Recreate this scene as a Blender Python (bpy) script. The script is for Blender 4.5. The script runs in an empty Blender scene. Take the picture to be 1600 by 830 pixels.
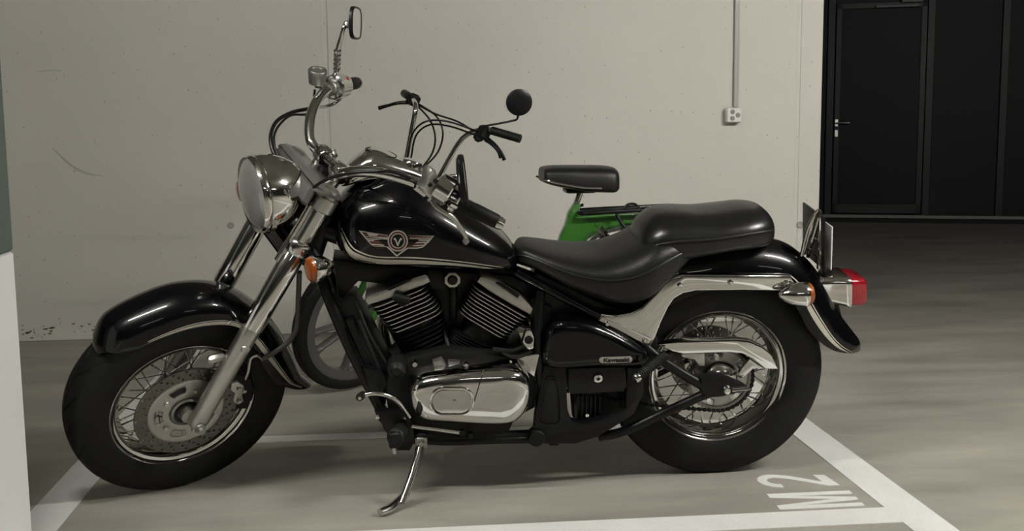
import bpy, bmesh, math, random
import numpy as np
from mathutils import Matrix, Vector
random.seed(7)
sc = bpy.context.scene
PI = math.pi

# ------------------------------------------------------------------ camera
W, H = 1600, 830
FPX, CAM_H, YAW, PITCH, ROLL = 1799.004, 1.0992, -0.0979, 0.1292, -0.0104
def RX(a): c, s = np.cos(a), np.sin(a); return np.array([[1,0,0],[0,c,-s],[0,s,c]])
def RY(a): c, s = np.cos(a), np.sin(a); return np.array([[c,0,s],[0,1,0],[-s,0,c]])
def RZ(a): c, s = np.cos(a), np.sin(a); return np.array([[c,-s,0],[s,c,0],[0,0,1]])
def rot(ax, a):
    ax = np.array(ax, float) / np.linalg.norm(ax)
    K = np.array([[0,-ax[2],ax[1]],[ax[2],0,-ax[0]],[-ax[1],ax[0],0]])
    return np.eye(3) + np.sin(a)*K + (1-np.cos(a))*K@K
CR = RZ(YAW) @ RX(PI/2-PITCH) @ RZ(ROLL)
CAM = np.array([0, 0, CAM_H])
cd = bpy.data.cameras.new('camera'); co = bpy.data.objects.new('camera', cd)
sc.collection.objects.link(co)
M4 = np.eye(4); M4[:3,:3] = CR; M4[:3,3] = CAM
co.matrix_world = Matrix(M4.tolist())
cd.sensor_width = 36; cd.lens = FPX*36/W; cd.clip_start = .05
sc.camera = co
# ------------------------------------------------------------------ world, exposure
w = bpy.data.worlds.new('world'); sc.world = w; w.use_nodes = True
bg = w.node_tree.nodes['Background']
bg.inputs[0].default_value = (.55, .58, .6, 1); bg.inputs[1].default_value = .004
sc.view_settings.view_transform = 'Standard'; sc.view_settings.look = 'None'
sc.view_settings.gamma = 1; sc.view_settings.use_curve_mapping = False
sc.view_settings.exposure = 0.0
CEIL = 2.62
LAMP = 400.0
LIGHTS = [  # x, y, length, strength factor
    (2.95, 1.9, 1.5, 1.62), (-1.2, 1.9, 1.5, .76), (.6, -2.6, 1.5, .05), (4.2, -2.6, 1.5, .05)]  # last two: weak lamps added behind the camera for reflections

# ------------------------------------------------------------------ placement (metres)
LEAN, STEER, HEAD, BPITCH = .1715, .5592, -.0089, -.0024
BO = np.array([.945, 3.4201, 0])
BR = RZ(HEAD) @ rot([1,0,0], LEAN) @ RY(BPITCH)
RAKE, TRAIL = math.radians(34), .149
SA = np.array([-1.6-TRAIL, 0, 0]); SD = np.array([math.sin(RAKE), 0, math.cos(RAKE)])
RS = rot(SD, STEER)
def steer(P): return (np.asarray(P)-SA) @ RS.T + SA
def ray(x, y): return CR @ np.array([(x-W/2)/FPX, (H/2-y)/FPX, -1.])
def onplane(x, y, n, d): r = ray(x, y); return CAM + (d-n@CAM)/(n@r)*r
def B(x, y, lat):                       # point of the motorcycle's own frame, lat metres off its mid plane
    n = BR[:,1]; return BR.T @ (onplane(x, y, n, n@BO+lat)-BO)
def S(x, y, lat):                       # the same for the steered fork
    n = BR @ RS[:,1]; w0 = BR@SA+BO
    P = onplane(x, y, n, n@w0+lat); return RS.T @ (BR.T@(P-BO)-SA) + SA
def F(x, y): return onplane(x, y, np.array([0,0,1.]), 0)
def WY(x, y, Y): return onplane(x, y, np.array([0,1.,0]), Y)

# ------------------------------------------------------------------ materials
def mat(name, col, rough=.5, metal=0, coat=0, spec=None, bump=None, emit=None, noise=None, trans=0, crough=.03):
    m = bpy.data.materials.new(name); m.use_nodes = True
    nt = m.node_tree; b = nt.nodes['Principled BSDF']
    b.inputs['Base Color'].default_value = (*col, 1)
    b.inputs['Roughness'].default_value = rough; b.inputs['Metallic'].default_value = metal
    b.inputs['Coat Weight'].default_value = coat; b.inputs['Coat IOR'].default_value = 1.33; b.inputs['Coat Roughness'].default_value = crough
    if spec is not None: b.inputs['Specular IOR Level'].default_value = spec
    if trans: b.inputs['Transmission Weight'].default_value = trans
    if emit: b.inputs['Emission Color'].default_value = (*col, 1); b.inputs['Emission Strength'].default_value = emit
    tc = nt.nodes.new('ShaderNodeTexCoord')
    if noise or bump:
        n = nt.nodes.new('ShaderNodeTexNoise'); n.inputs['Detail'].default_value = 5
        nt.links.new(tc.outputs['Object'], n.inputs['Vector'])
    if noise:
        sc_, amt = noise; n.inputs['Scale'].default_value = sc_
        r = nt.nodes.new('ShaderNodeMapRange'); r.inputs[3].default_value = 1-amt; r.inputs[4].default_value = 1+amt
        nt.links.new(n.outputs[0], r.inputs[0])
        mx = nt.nodes.new('ShaderNodeVectorMath'); mx.operation = 'SCALE'; mx.inputs[0].default_value = col
        nt.links.new(r.outputs[0], mx.inputs['Scale']); nt.links.new(mx.outputs[0], b.inputs['Base Color'])
        rr = nt.nodes.new('ShaderNodeMapRange'); rr.inputs[3].default_value = rough*.85; rr.inputs[4].default_value = min(1, rough*1.15)
        nt.links.new(n.outputs[0], rr.inputs[0]); nt.links.new(rr.outputs[0], b.inputs['Roughness'])
    if bump:
        bs, st = bump; n2 = nt.nodes.new('ShaderNodeTexNoise'); n2.inputs['Scale'].default_value = bs; n2.inputs['Detail'].default_value = 4
        nt.links.new(tc.outputs['Object'], n2.inputs['Vector'])
        bp = nt.nodes.new('ShaderNodeBump'); bp.inputs['Strength'].default_value = st; bp.inputs['Distance'].default_value = .002
        nt.links.new(n2.outputs[0], bp.inputs['Height']); nt.links.new(bp.outputs[0], b.inputs['Normal'])
    return m
CHROME = mat('chrome', (.72,.71,.69), .07, 1, noise=(30,.03))
CHROME2 = mat('worn chrome', (.6,.59,.57), .16, 1, noise=(40,.05))
ALU = mat('brushed aluminium', (.50,.485,.455), .36, 1, noise=(60,.08))
ALUD = mat('cast aluminium', (.38,.37,.35), .45, 1, noise=(60,.1))
STEEL = mat('disc steel', (.17,.163,.15), .34, 1, noise=(90,.1))
BLACK = mat('gloss black paint', (.0012,.0012,.0018), .25, 0, coat=1, spec=.12)
SATIN = mat('satin black metal', (.004,.004,.0045), .36, 0, spec=.28, noise=(40,.2))
MATTE = mat('matt black plastic', (.007,.007,.007), .55, spec=.25, noise=(60,.2))
CASTG = mat('grey cast wheel', (.075,.074,.070), .5, .2, noise=(60,.08))
YOKE = mat('grey painted yoke', (.12,.118,.11), .34, .35, coat=.4)
FIN = mat('black engine casting', (.004,.004,.004), .5, spec=.25, bump=(300,.3))
FINEDGE = mat('machined fin edge', (.55,.54,.52), .3, 1, noise=(80,.1))
RUBBER = mat('tyre rubber', (.0055,.0055,.0055), .62, spec=.25, noise=(25,.25), bump=(400,.2))
LEATHER = mat('black leather', (.006,.006,.0065), .42, spec=.4, bump=(260,.35), noise=(12,.15))
LEATHER2 = mat('glossy black leather', (.006,.006,.0065), .31, spec=.5, bump=(26,.45), noise=(12,.15))
CREAM = mat('cream stripe paint', (.46,.43,.36), .3, coat=1)
AMBER = mat('amber lens', (.24,.05,.003), .2, coat=1, bump=(250,.6))
RED = mat('red lens', (.22,.006,.012), .15, coat=1)
REDT = mat('red plastic', (.40,.05,.05), .4)
GREEN = mat('green paint', (.027,.12,.013), .28, coat=.6, noise=(8,.1))
MAROON = mat('maroon enamel', (.085,.024,.024), .3, .4, coat=1)
PLATE = mat('white number plate', (.75,.75,.77), .45)
BADGE = mat('badge plate', (.45,.44,.41), .35, .7)
HOSE = mat('grey rubber hose', (.05,.049,.045), .5)
MIRROR = mat('mirror glass', (.7,.7,.68), .03, 1)
def glassy():
    m = mat('headlight glass', (.36,.36,.345), .22, .6, coat=1)
    nt = m.node_tree; b = nt.nodes['Principled BSDF']; tc = nt.nodes.new('ShaderNodeTexCoord')
    wv = nt.nodes.new('ShaderNodeTexWave'); wv.inputs['Scale'].default_value = 40; wv.bands_direction = 'Y'
    bp = nt.nodes.new('ShaderNodeBump'); bp.inputs['Strength'].default_value = .3; bp.inputs['Distance'].default_value = .001
    nt.links.new(tc.outputs['Object'], wv.inputs[0]); nt.links.new(wv.outputs[1], bp.inputs['Height']); nt.links.new(bp.outputs[0], b.inputs['Normal'])
    return m
LENS = glassy()

def concrete(name, c1, c2, scale, rough, specks=None, patch=None, stretch=(1,1,1), bump=.15):
    m = bpy.data.materials.new(name); m.use_nodes = True; nt = m.node_tree; N = nt.nodes.new; L = nt.links.new
    b = nt.nodes['Principled BSDF']; tc = N('ShaderNodeTexCoord'); mp = N('ShaderNodeMapping'); mp.inputs['Scale'].default_value = stretch
    L(tc.outputs['Object'], mp.inputs[0])
    n1 = N('ShaderNodeTexNoise'); n1.inputs['Scale'].default_value = scale; n1.inputs['Detail'].default_value = 8; n1.inputs['Roughness'].default_value = .6
    L(mp.outputs[0], n1.inputs['Vector'])
    cr = N('ShaderNodeValToRGB'); cr.color_ramp.elements[0].position = .32; cr.color_ramp.elements[1].position = .68
    cr.color_ramp.elements[0].color = (*c1,1); cr.color_ramp.elements[1].color = (*c2,1)
    L(n1.outputs[0], cr.inputs[0]); out = cr.outputs[0]
    ng = N('ShaderNodeTexNoise'); ng.inputs['Scale'].default_value = 160; ng.inputs['Detail'].default_value = 3
    L(tc.outputs['Object'], ng.inputs['Vector'])
    mr = N('ShaderNodeMapRange'); mr.inputs[3].default_value = .88; mr.inputs[4].default_value = 1.12; L(ng.outputs[0], mr.inputs[0])
    sm = N('ShaderNodeVectorMath'); sm.operation = 'SCALE'; L(out, sm.inputs[0]); L(mr.outputs[0], sm.inputs['Scale']); out = sm.outputs[0]
    if specks:
        sscale, thr, dark = specks
        mp2 = N('ShaderNodeMapping'); mp2.inputs['Scale'].default_value = (1.6,1,.8); L(tc.outputs['Object'], mp2.inputs[0])
        vo = N('ShaderNodeTexVoronoi'); vo.voronoi_dimensions = '2D'; vo.inputs['Scale'].default_value = sscale; sx_ = N('ShaderNodeSeparateXYZ'); cx2 = N('ShaderNodeCombineXYZ'); L(mp2.outputs[0], sx_.inputs[0]); L(sx_.outputs[0], cx2.inputs[0]); L(sx_.outputs[2], cx2.inputs[1]); L(cx2.outputs[0], vo.inputs['Vector'])
        nd = N('ShaderNodeTexNoise'); nd.inputs['Scale'].default_value = 90; L(tc.outputs['Object'], nd.inputs['Vector'])
        ad = N('ShaderNodeMath'); ad.operation = 'MULTIPLY_ADD'; ad.inputs[1].default_value = .07; L(nd.outputs[0], ad.inputs[0]); L(vo.outputs['Distance'], ad.inputs[2])
        se = N('ShaderNodeSeparateColor'); L(vo.outputs['Color'], se.inputs[0])
        t2 = N('ShaderNodeMath'); t2.operation = 'MULTIPLY'; t2.inputs[1].default_value = thr*1.6; L(se.outputs[0], t2.inputs[0])
        t3 = N('ShaderNodeMath'); t3.operation = 'ADD'; t3.inputs[1].default_value = .035; L(t2.outputs[0], t3.inputs[0])
        lt = N('ShaderNodeMath'); lt.operation = 'LESS_THAN'; L(ad.outputs[0], lt.inputs[0]); L(t3.outputs[0], lt.inputs[1])
        gate = N('ShaderNodeMath'); gate.operation = 'GREATER_THAN'; gate.inputs[1].default_value = .4; L(se.outputs[1], gate.inputs[0])
        ml = N('ShaderNodeMath'); ml.operation = 'MULTIPLY'; L(lt.outputs[0], ml.inputs[0]); L(gate.outputs[0], ml.inputs[1])
        mx = N('ShaderNodeMix'); mx.data_type = 'RGBA'; mx.inputs['B'].default_value = (*dark,1); L(out, mx.inputs['A']); L(ml.outputs[0], mx.inputs['Factor'])
        out = mx.outputs['Result']
    L(out, b.inputs['Base Color'])
    rr = N('ShaderNodeMapRange'); rr.inputs[3].default_value = rough*.8; rr.inputs[4].default_value = min(1, rough*1.2); L(n1.outputs[0], rr.inputs[0]); L(rr.outputs[0], b.inputs['Roughness'])
    b.inputs['Specular IOR Level'].default_value = .35
    bp = N('ShaderNodeBump'); bp.inputs['Strength'].default_value = bump; bp.inputs['Distance'].default_value = .003
    L(ng.outputs[0], bp.inputs['Height']); L(bp.outputs[0], b.inputs['Normal'])
    return m
WALLM = concrete('pale painted concrete', (.50,.485,.435), (.555,.54,.485), .9, .85, specks=(11, .030, (.30,.28,.25)))
FLOORM = concrete('screed floor', (.20,.19,.162), (.325,.308,.265), 1.7, .5, stretch=(.8,2.4,1), bump=.1)
CEILM = concrete('ceiling concrete', (.27,.265,.25), (.33,.325,.305), 1.5, .9)
DARKC = concrete('dark garage wall', (.07,.068,.06), (.09,.087,.08), 1.5, .9)
PAINTW = concrete('white floor paint', (.57,.575,.55), (.65,.655,.63), 4, .5, bump=.1)
PILW = mat('white pillar paint', (.92,.92,.91), .6, noise=(3,.02)); PILG = mat('green grey pillar paint', (.105,.135,.115), .6, noise=(3,.05))
DARKW = mat('dark partition', (.0025,.004,.0045), .5, spec=.15); DARKF = mat('dark frame metal', (.0045,.0055,.0055), .45, spec=.25)
SILL = mat('grey sill', (.16,.16,.155), .5, noise=(6,.1))
WHITEP = mat('white plastic', (.62,.61,.57), .4); OUTL = mat('grey outlet face', (.20,.195,.18), .5); GREYP = mat('grey conduit', (.30,.29,.275), .5)
EMIT = mat('lit diffuser', (1,.975,.92), .5, emit=LAMP)

# ------------------------------------------------------------------ mesh helpers
def catmull(P, sub=6, closed=False):
    P = np.asarray(P, float); n = len(P); out = []
    rng = range(n if closed else n-1)
    for i in rng:
        p0 = P[(i-1)%n] if closed or i>0 else 2*P[0]-P[1]
        p1 = P[i]; p2 = P[(i+1)%n]
        p3 = P[(i+2)%n] if closed or i<n-2 else 2*P[-1]-P[-2]
        for k in range(sub):
            t = k/sub
            out.append(.5*((2*p1)+(-p0+p2)*t+(2*p0-5*p1+4*p2-p3)*t*t+(-p0+3*p1-3*p2+p3)*t**3))
    if not closed: out.append(P[-1])
    return np.array(out)
class MB:
    def __init__(s, xf=None): s.v = []; s.f = []; s.n = 0; s.xf = xf
    def add(s, v, f):
        s.v.append(np.asarray(v, float)); s.f += [tuple(i+s.n for i in q) for q in f]; s.n += len(v); return s
    def rings(s, R, closed=True, caps=True, loop=False):
        n = len(R[0]); m = len(R); f = []
        for i in range(m if loop else m-1):
            a = i*n; b = ((i+1)%m)*n
            for j in range(n if closed else n-1):
                k = (j+1)%n; f.append((a+j, a+k, b+k, b+j))
        if caps and not loop: f.append(tuple(range(n))[::-1]); f.append(tuple((m-1)*n+j for j in range(n)))
        return s.add(np.concatenate([np.asarray(r, float) for r in R]), f)
    def tube(s, P, r, n=10, sub=5, closed=False, smooth=True, flat=1.0):
        P = np.asarray(P, float)
        rr = np.full(len(P), r, float) if np.isscalar(r) else np.asarray(r, float)
        if smooth and len(P) > 2 or closed and smooth:
            Q = catmull(np.c_[P, rr], sub, closed); P, rr = Q[:,:3], Q[:,3]
        m = len(P); T = np.roll(P,-1,0)-np.roll(P,1,0) if closed else np.gradient(P, axis=0)
        T /= np.linalg.norm(T, axis=1)[:,None]+1e-12
        u = np.cross(T[0], [0,0,1.]);
        if np.linalg.norm(u) < .1: u = np.cross(T[0], [0,1.,0])
        R = []
        for i in range(m):
            u = u-T[i]*(u@T[i]); u /= np.linalg.norm(u); v = np.cross(T[i], u)
            a = np.linspace(0, 2*PI, n, endpoint=False)
            R.append(P[i]+rr[i]*(np.cos(a)[:,None]*u*flat+np.sin(a)[:,None]*v))
        return s.rings(R, True, not closed, closed)
    def lathe(s, prof, c, ax, n=48, closed=False, caps=True, a0=0, a1=2*PI):
        # prof: (along axis, radius); ax: axis direction
        ax = np.asarray(ax, float); ax = ax/np.linalg.norm(ax)
        u = np.cross(ax, [0,0,1.])
        if np.linalg.norm(u) < .1: u = np.cross(ax, [1.,0,0])
        u /= np.linalg.norm(u); v = np.cross(ax, u)
        full = abs(a1-a0-2*PI) < 1e-6
        a = np.linspace(a0, a1, n, endpoint=not full); R = []
        D = np.cos(a)[:,None]*u+np.sin(a)[:,None]*v
        for h, r in prof: R.append(np.asarray(c)+ax*h+D*r)
        return s.rings(R, full, caps and not closed, closed)
    def box(s, c, size, R=None, bev=0):
        hx, hy, hz = [q/2 for q in size]; b = min(bev, hx*.9, hy*.9, hz*.9)
        if b <= 0:
            V = np.array([(x,y,z) for x in (-hx,hx) for y in (-hy,hy) for z in (-hz,hz)])
            f = [(0,1,3,2),(4,6,7,5),(0,4,5,1),(2,3,7,6),(0,2,6,4),(1,5,7,3)]
        else:
            def rr(a, d, z): return [(-a+0,-d+b,z),(-a+b,-d,z),(a-b,-d,z),(a,-d+b,z),(a,d-b,z),(a-b,d,z),(-a+b,d,z),(-a,d-b,z)]
            R_ = [np.array(rr(hx-b, hy-b, -hz)), np.array(rr(hx, hy, -hz+b)), np.array(rr(hx, hy, hz-b)), np.array(rr(hx-b, hy-b, hz))]
            V = np.concatenate(R_); f = []
            for i in range(3):
                for j in range(8): k = (j+1)%8; f.append((i*8+j, i*8+k, i*8+8+k, i*8+8+j))
            f.append(tuple(range(8))[::-1]); f.append(tuple(range(24,32)))
        if R is not None: V = V @ np.asarray(R).T
        return s.add(V+np.asarray(c), f)
    def prism(s, P, vec, bev=0.0, both=False):
        # P outline points (planar), extruded along vec; the far-from-vec side gets the bevel
        P = np.asarray(P, float); vec = np.asarray(vec, float); n = np.zeros(3)
        for i in range(len(P)): n += np.cross(P[i]-P[0], P[(i+1)%len(P)]-P[0])
        n /= np.linalg.norm(n)
        def inset(d):
            out = []
            for i in range(len(P)):
                e1 = P[i]-P[i-1]; e2 = P[(i+1)%len(P)]-P[i]
                e1 = e1/(np.linalg.norm(e1)+1e-9); e2 = e2/(np.linalg.norm(e2)+1e-9)
                m = np.cross(n, e1)+np.cross(n, e2); m /= max(1e-6, np.linalg.norm(m)); c = max(.5, m@np.cross(n, e1))
                out.append(P[i]+m*d/c)
            return np.array(out)
        vn = vec/np.linalg.norm(vec)
        if bev:
            R = [inset(bev), inset(bev*.3)+vn*bev*.3, P+vn*bev]
            if both: R += [P+vec-vn*bev, inset(bev*.3)+vec-vn*bev*.3, inset(bev)+vec]
            else: R += [P+vec]
        else: R = [P, P+vec]
        return s.rings(R)
    def dome(s, P, vec, steps):
        # outline scaled towards its centroid: steps (fraction of vec, scale)
        P = np.asarray(P, float); c = P.mean(0); vec = np.asarray(vec, float)
        return s.rings([c+(P-c)*k+vec*f for f, k in steps])
    def build(s, name, m, parent=None, ang=40, label=None):
        V = np.concatenate(s.v)
        if s.xf is not None: V = s.xf(V)
        me = bpy.data.meshes.new(name); me.from_pydata(V.tolist(), [], s.f); me.validate()
        bm = bmesh.new(); bm.from_mesh(me); bmesh.ops.recalc_face_normals(bm, faces=bm.faces); bm.to_mesh(me); bm.free()
        me.shade_smooth(); me.set_sharp_from_angle(angle=math.radians(ang))
        me.materials.append(m)
        o = bpy.data.objects.new(name, me); sc.collection.objects.link(o)
        if parent is not None: o.parent = parent
        if label: o['label'] = label
        return o
def empty(name, loc, label, cat, group=None):
    o = bpy.data.objects.new(name, None); o.empty_display_size = .1; sc.collection.objects.link(o); o.location = loc
    o['label'] = label; o['category'] = cat
    if group: o['group'] = group
    return o
def struct(o): o['kind'] = 'structure'; return o
def tag(o, label, cat, group=None):
    o['label'] = label; o['category'] = cat
    if group: o['group'] = group
    return o
def textmesh(txt, size, shear=0):
    cu = bpy.data.curves.new('t', 'FONT'); cu.body = txt; cu.size = size; cu.extrude = .0004; cu.align_x = 'CENTER'; cu.align_y = 'CENTER'; cu.offset = size*.03
    o = bpy.data.objects.new('t', cu); sc.collection.objects.link(o)
    dg = bpy.context.evaluated_depsgraph_get(); me = o.evaluated_get(dg).to_mesh()
    V = np.array([v.co[:] for v in me.vertices]); f = [tuple(p.vertices) for p in me.polygons]
    o.evaluated_get(dg).to_mesh_clear(); bpy.data.objects.remove(o); bpy.data.curves.remove(cu)
    return V, f

# ================================================================== THE ROOM
X0, X1, Y0, Y1 = -7.0, 9.0, -6.0, 12.6
WALLY, WALLX = 5.9007, 2.227
m = MB(); m.box(((X0+X1)/2, (Y0+Y1)/2, -.1), (X1-X0, Y1-Y0, .2)); struct(m.build('floor', FLOORM))
m = MB(); m.box(((X0+X1)/2, (Y0+Y1)/2, CEIL+.1), (X1-X0, Y1-Y0, .2)); struct(m.build('ceiling', CEILM))
m = MB()
b0 = -.005
seamx = [X0, -.344, 2.0906, WALLX]
for a, b in zip(seamx[:-1], seamx[1:]):
    m.box(((a+b)/2, WALLY+.15, CEIL/2), (b-a-.018, .3, CEIL), bev=.003)
m.box(((X0+WALLX)/2-.01, WALLY+.152, CEIL/2), (WALLX-X0-.03, .296, CEIL-.01))
struct(m.build('wall_back', WALLM))
m = MB(); m.box((X0-.1, (Y0+Y1)/2, CEIL/2), (.2, Y1-Y0, CEIL)); struct(m.build('wall_left', DARKC))
m = MB(); m.box((X1+.1, (Y0+Y1)/2, CEIL/2), (.2, Y1-Y0, CEIL)); struct(m.build('wall_right', DARKC))
m = MB(); m.box(((X0+X1)/2, Y0-.1, CEIL/2), (X1-X0, .2, CEIL)); struct(m.build('wall_front', DARKC))
# dark glazed partition with its door, far behind the corner of the wall
A = F(1350, 347); Bq = F(1600, 350); d = (Bq-A)/np.linalg.norm(Bq-A); nrm = np.array([d[1], -d[0], 0])
ang = math.atan2(d[1], d[0]); PR = RZ(ang)
def part_pt(px, py):
    return onplane(px, py, nrm, nrm@A)
def along(px, py): P = part_pt(px, py); return (P-A)@d, P[2]
pc = lambda s, z, off: A+d*s+nrm*off+np.array([0,0,z])
m = MB(); sL, sR = -2.2, (X1-A[0])/d[0]-.05
m.box(pc((sL+sR)/2, CEIL/2, -.08), (sR-sL, .08, CEIL), PR); m.box(pc((sL+sR)/2, .022, .01), (sR-sL, .05, .044), PR); part = struct(m.build('wall_far_partition', DARKW))
m = MB()
for px in (1296, 1450, 1566):
    s_, _ = along(px, 200); m.box(pc(s_, CEIL/2, -.02), (.07, .06, CEIL-.02), PR, .004)
struct(m.build('trim_1', DARKF))
m = MB(); m.box(pc((sL+sR)/2, .062, .03), (sR-sL, .07, .034), PR, .004); struct(m.build('baseboard_far', SILL))
s0, _ = along(1303, 200); s1, _ = along(1443, 200); _, zt = along(1370, 4)
m = MB(); m.box(pc((s0+s1)/2, (zt+.09)/2, -.02), (s1-s0, .05, zt-.09), PR, .004); door = struct(m.build('door_1', DARKW))
m = MB(); fw = .055
m.box(pc(s0+fw/2, (zt+.09)/2, .012), (fw, .02, zt-.09), PR, .003); m.box(pc(s1-fw/2, (zt+.09)/2, .012), (fw, .02, zt-.09), PR, .003)
m.box(pc((s0+s1)/2, zt-fw/2, .012), (s1-s0, .02, fw), PR, .003); m.box(pc((s0+s1)/2, .09+.05, .012), (s1-s0, .02, .1), PR, .003)
m.build('door_frame', DARKF, door)
sh, zh = along(1307, 192)
m = MB(); m.box(pc(sh, zh, .03), (.035, .014, .075), PR, .004); m.box(pc(sh, zh-.105, .03), (.035, .014, .07), PR, .004)
m.tube([pc(sh, zh, .03), pc(sh, zh, .08), pc(sh+.015, zh, .085), pc(sh+.125, zh, .085)], .008, smooth=False)
m.build('door_handle', ALU, door)
sa, za = along(1368, 11); sb, _ = along(1435, 11)
m = MB(); m.box(pc((sa+sb)/2, za, .05), (sb-sa, .05, .03), PR, .004); m.build('door_closer', mat('grey closer arm', (.06,.06,.06), .5), door)
m = MB(); sx, zx = along(1425, 2); m.box(pc(sx, zx+.02, .05), (.2, .06, .07), PR, .004); m.build('closer_body', mat('grey closer body', (.045,.05,.048), .5), door)

# pillar in front at left: white foot, green grey above
PY = 2.72
pb = WY(50, 829, PY+.3); pe = WY(22, 392, PY+.3)
px_ = (pb[0]+pe[0])/2
m = MB(); m.box((px_-.25, PY+.15, pe[2]/2), (.5, .3, pe[2]), None, .006); struct(m.build('wall_pillar_foot', PILW))
m = MB(); m.box((px_-.25, PY+.15, (pe[2]+CEIL)/2), (.5, .3, CEIL-pe[2]), None, .006); struct(m.build('wall_pillar', PILG))

# parking bay lines and bay number painted on the floor
def decal(name, quads, m_, z=.0015):
    mb = MB()
    for q in quads:
        P = np.array([(p[0], p[1], .0) for p in q]); mb.prism(P, (0,0,z))
    return mb.build(name, m_)
rX, lX, botY, backY, sw = 1.3345, -1.0572, 2.992, 3.8915, .1184
rct = lambda a, b, c, e: [(a,b),(c,b),(c,e),(a,e)]
tag(decal('bay_line', [rct(rX, -.5, rX+sw, 5.6)], PAINTW, .002), 'white painted bay line running away to the right of the rear wheel', 'floor marking')
tag(decal('bay_line', [rct(lX, -.5, lX+sw, 5.6)], PAINTW, .002), 'white painted bay line passing under the front wheel at left', 'floor marking')
q = [(lX+sw, botY-.06), (rX, botY-.015), (rX, botY-.135), (lX+sw, botY-.18)]
tag(decal('bay_line', [rct(lX+sw, botY-.118, rX, botY)], PAINTW, .002), 'white painted cross line in front of the motorcycle, nearest the camera', 'floor marking')
q0, q1 = F(400, 691), F(620, 686)
tag(decal('bay_line', [rct(lX+sw, backY, rX, backY+.075)], PAINTW, .002), 'white painted cross line on the floor behind the motorcycle', 'floor marking')
# bay number: letters lie on their side, tops towards the left
def letter(name, corners, polys, label):
    c = [F(*p)[:2] for p in corners]          # v0u0, v1u0, v1u1, v0u1
    qs = []
    for poly in polys:
        qs.append([ (c[0]*(1-u)*(1-v)+c[1]*(1-u)*v+c[2]*u*v+c[3]*u*(1-v)) for u, v in poly])
    return tag(decal(name, qs, PAINTW, .0018), label, 'floor marking', 'bay number painted on the floor')
letter('painted_letter', [(1351.5,791),(1218.5,797),(1197.5,773),(1327,767.5)],
  [[(0,0),(.2,0),(.2,.72),(.42,0),(.58,0),(.8,.72),(.8,0),(1,0),(1,1),(.76,1),(.5,.28),(.24,1),(0,1)]], 'white letter M painted on the floor beside the right bay line')
arc = []; cx_, cv = .5, .74
outer = [(.5+.46*math.cos(t), .73+.27*math.sin(t)) for t in np.linspace(PI, -.35, 18)]
inner = [(.5+.24*math.cos(t), .73+.145*math.sin(t)) for t in np.linspace(-.35, PI, 18)]
two = outer+[(.86,.5),(.36,.16),(.97,.16),(.97,0),(.04,0),(.04,.14),(.62,.55)]+inner
letter('painted_digit', [(1313,759.5),(1193.5,764.5),(1175,741.5),(1287,742.5)], [two], 'white digit 2 painted on the floor beside the letter M')

# socket, conduit and plug on the back wall
def wl(x, y): return WY(x, y, WALLY)
m = MB(); c = wl(1143, 180)
sk = empty('wall_socket', (c[0], WALLY, c[2]), 'white three-way wall socket at the lower end of the conduit', 'socket')
m.box((0, -.025, 0), (.078, .05, .078), None, .006); m.build('socket_body', WHITEP, sk)
for k in range(3):
    a = PI/2+k*2*PI/3+.5; m = MB(); ccx, ccz = .019*math.cos(a), .019*math.sin(a)
    m.lathe([(-.053,.0115),(-.0505,.0125),(-.0512,.009),(-.0508,.0)], (ccx,0,ccz), (0,1,0), 18, caps=False); m.build('outlet', OUTL, sk)
m = MB(); a = wl(1150, 0); b = wl(1149, 168)
m.box(((a[0]+b[0])/2, WALLY-.009, (CEIL+b[2])/2), (.024, .018, CEIL-b[2]-.002), None, .003)
tag(m.build('conduit', GREYP), 'grey vertical cable conduit running up the wall from the socket', 'conduit')
c = wl(1250, 351); m = MB(); m.lathe([(0,.0185),(-.006,.018),(-.008,.014),(-.005,.01)], c, (0,1,0), 24); tag(m.build('wall_plug', GREYP), 'small round grey plug in the wall seam near the corner', 'plug')
c = wl(361, 352); m = MB(); m.lathe([(0,.0165),(-.005,.016),(-.007,.012),(-.004,.009)], c, (0,1,0), 24); tag(m.build('wall_plug', GREYP), 'small round grey plug in the wall left of the headlight', 'plug')
# blistered paint at the foot of the wall
m = MB(); rs = random.Random(3)
for i in range(46):
    px = rs.choice([rs.uniform(34,60), rs.uniform(60,120), rs.uniform(110,190)]); py = 519-(px-40)*.06+rs.gauss(0,5)
    c = wl(px, min(py, 528)); n_ = 7; r0 = rs.uniform(.002,.009)
    P = [(c[0]+r0*rs.uniform(.5,1.8)*math.cos(t), WALLY-.0012, c[2]+r0*rs.uniform(.3,.9)*math.sin(t)) for t in np.linspace(0,2*PI,n_,endpoint=False)]
    m.prism(P, (0,.002,0))
SCRATCH = mat('scratched wall paint', (.36,.345,.31), .9)
for P_ in ([(82,232),(98,246),(118,262),(140,271),(160,275)], [(88,236),(104,254),(126,268),(148,275)], [(60,112),(78,110),(96,111)]):
    mm = MB(); mm.tube([wl(*p) for p in P_], .0022, 6); struct(mm.build('trim_3', SCRATCH))
STAIN = mat('bare stained concrete', (.13,.12,.10), .9)
struct(m.build('trim_2', STAIN))

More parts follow.
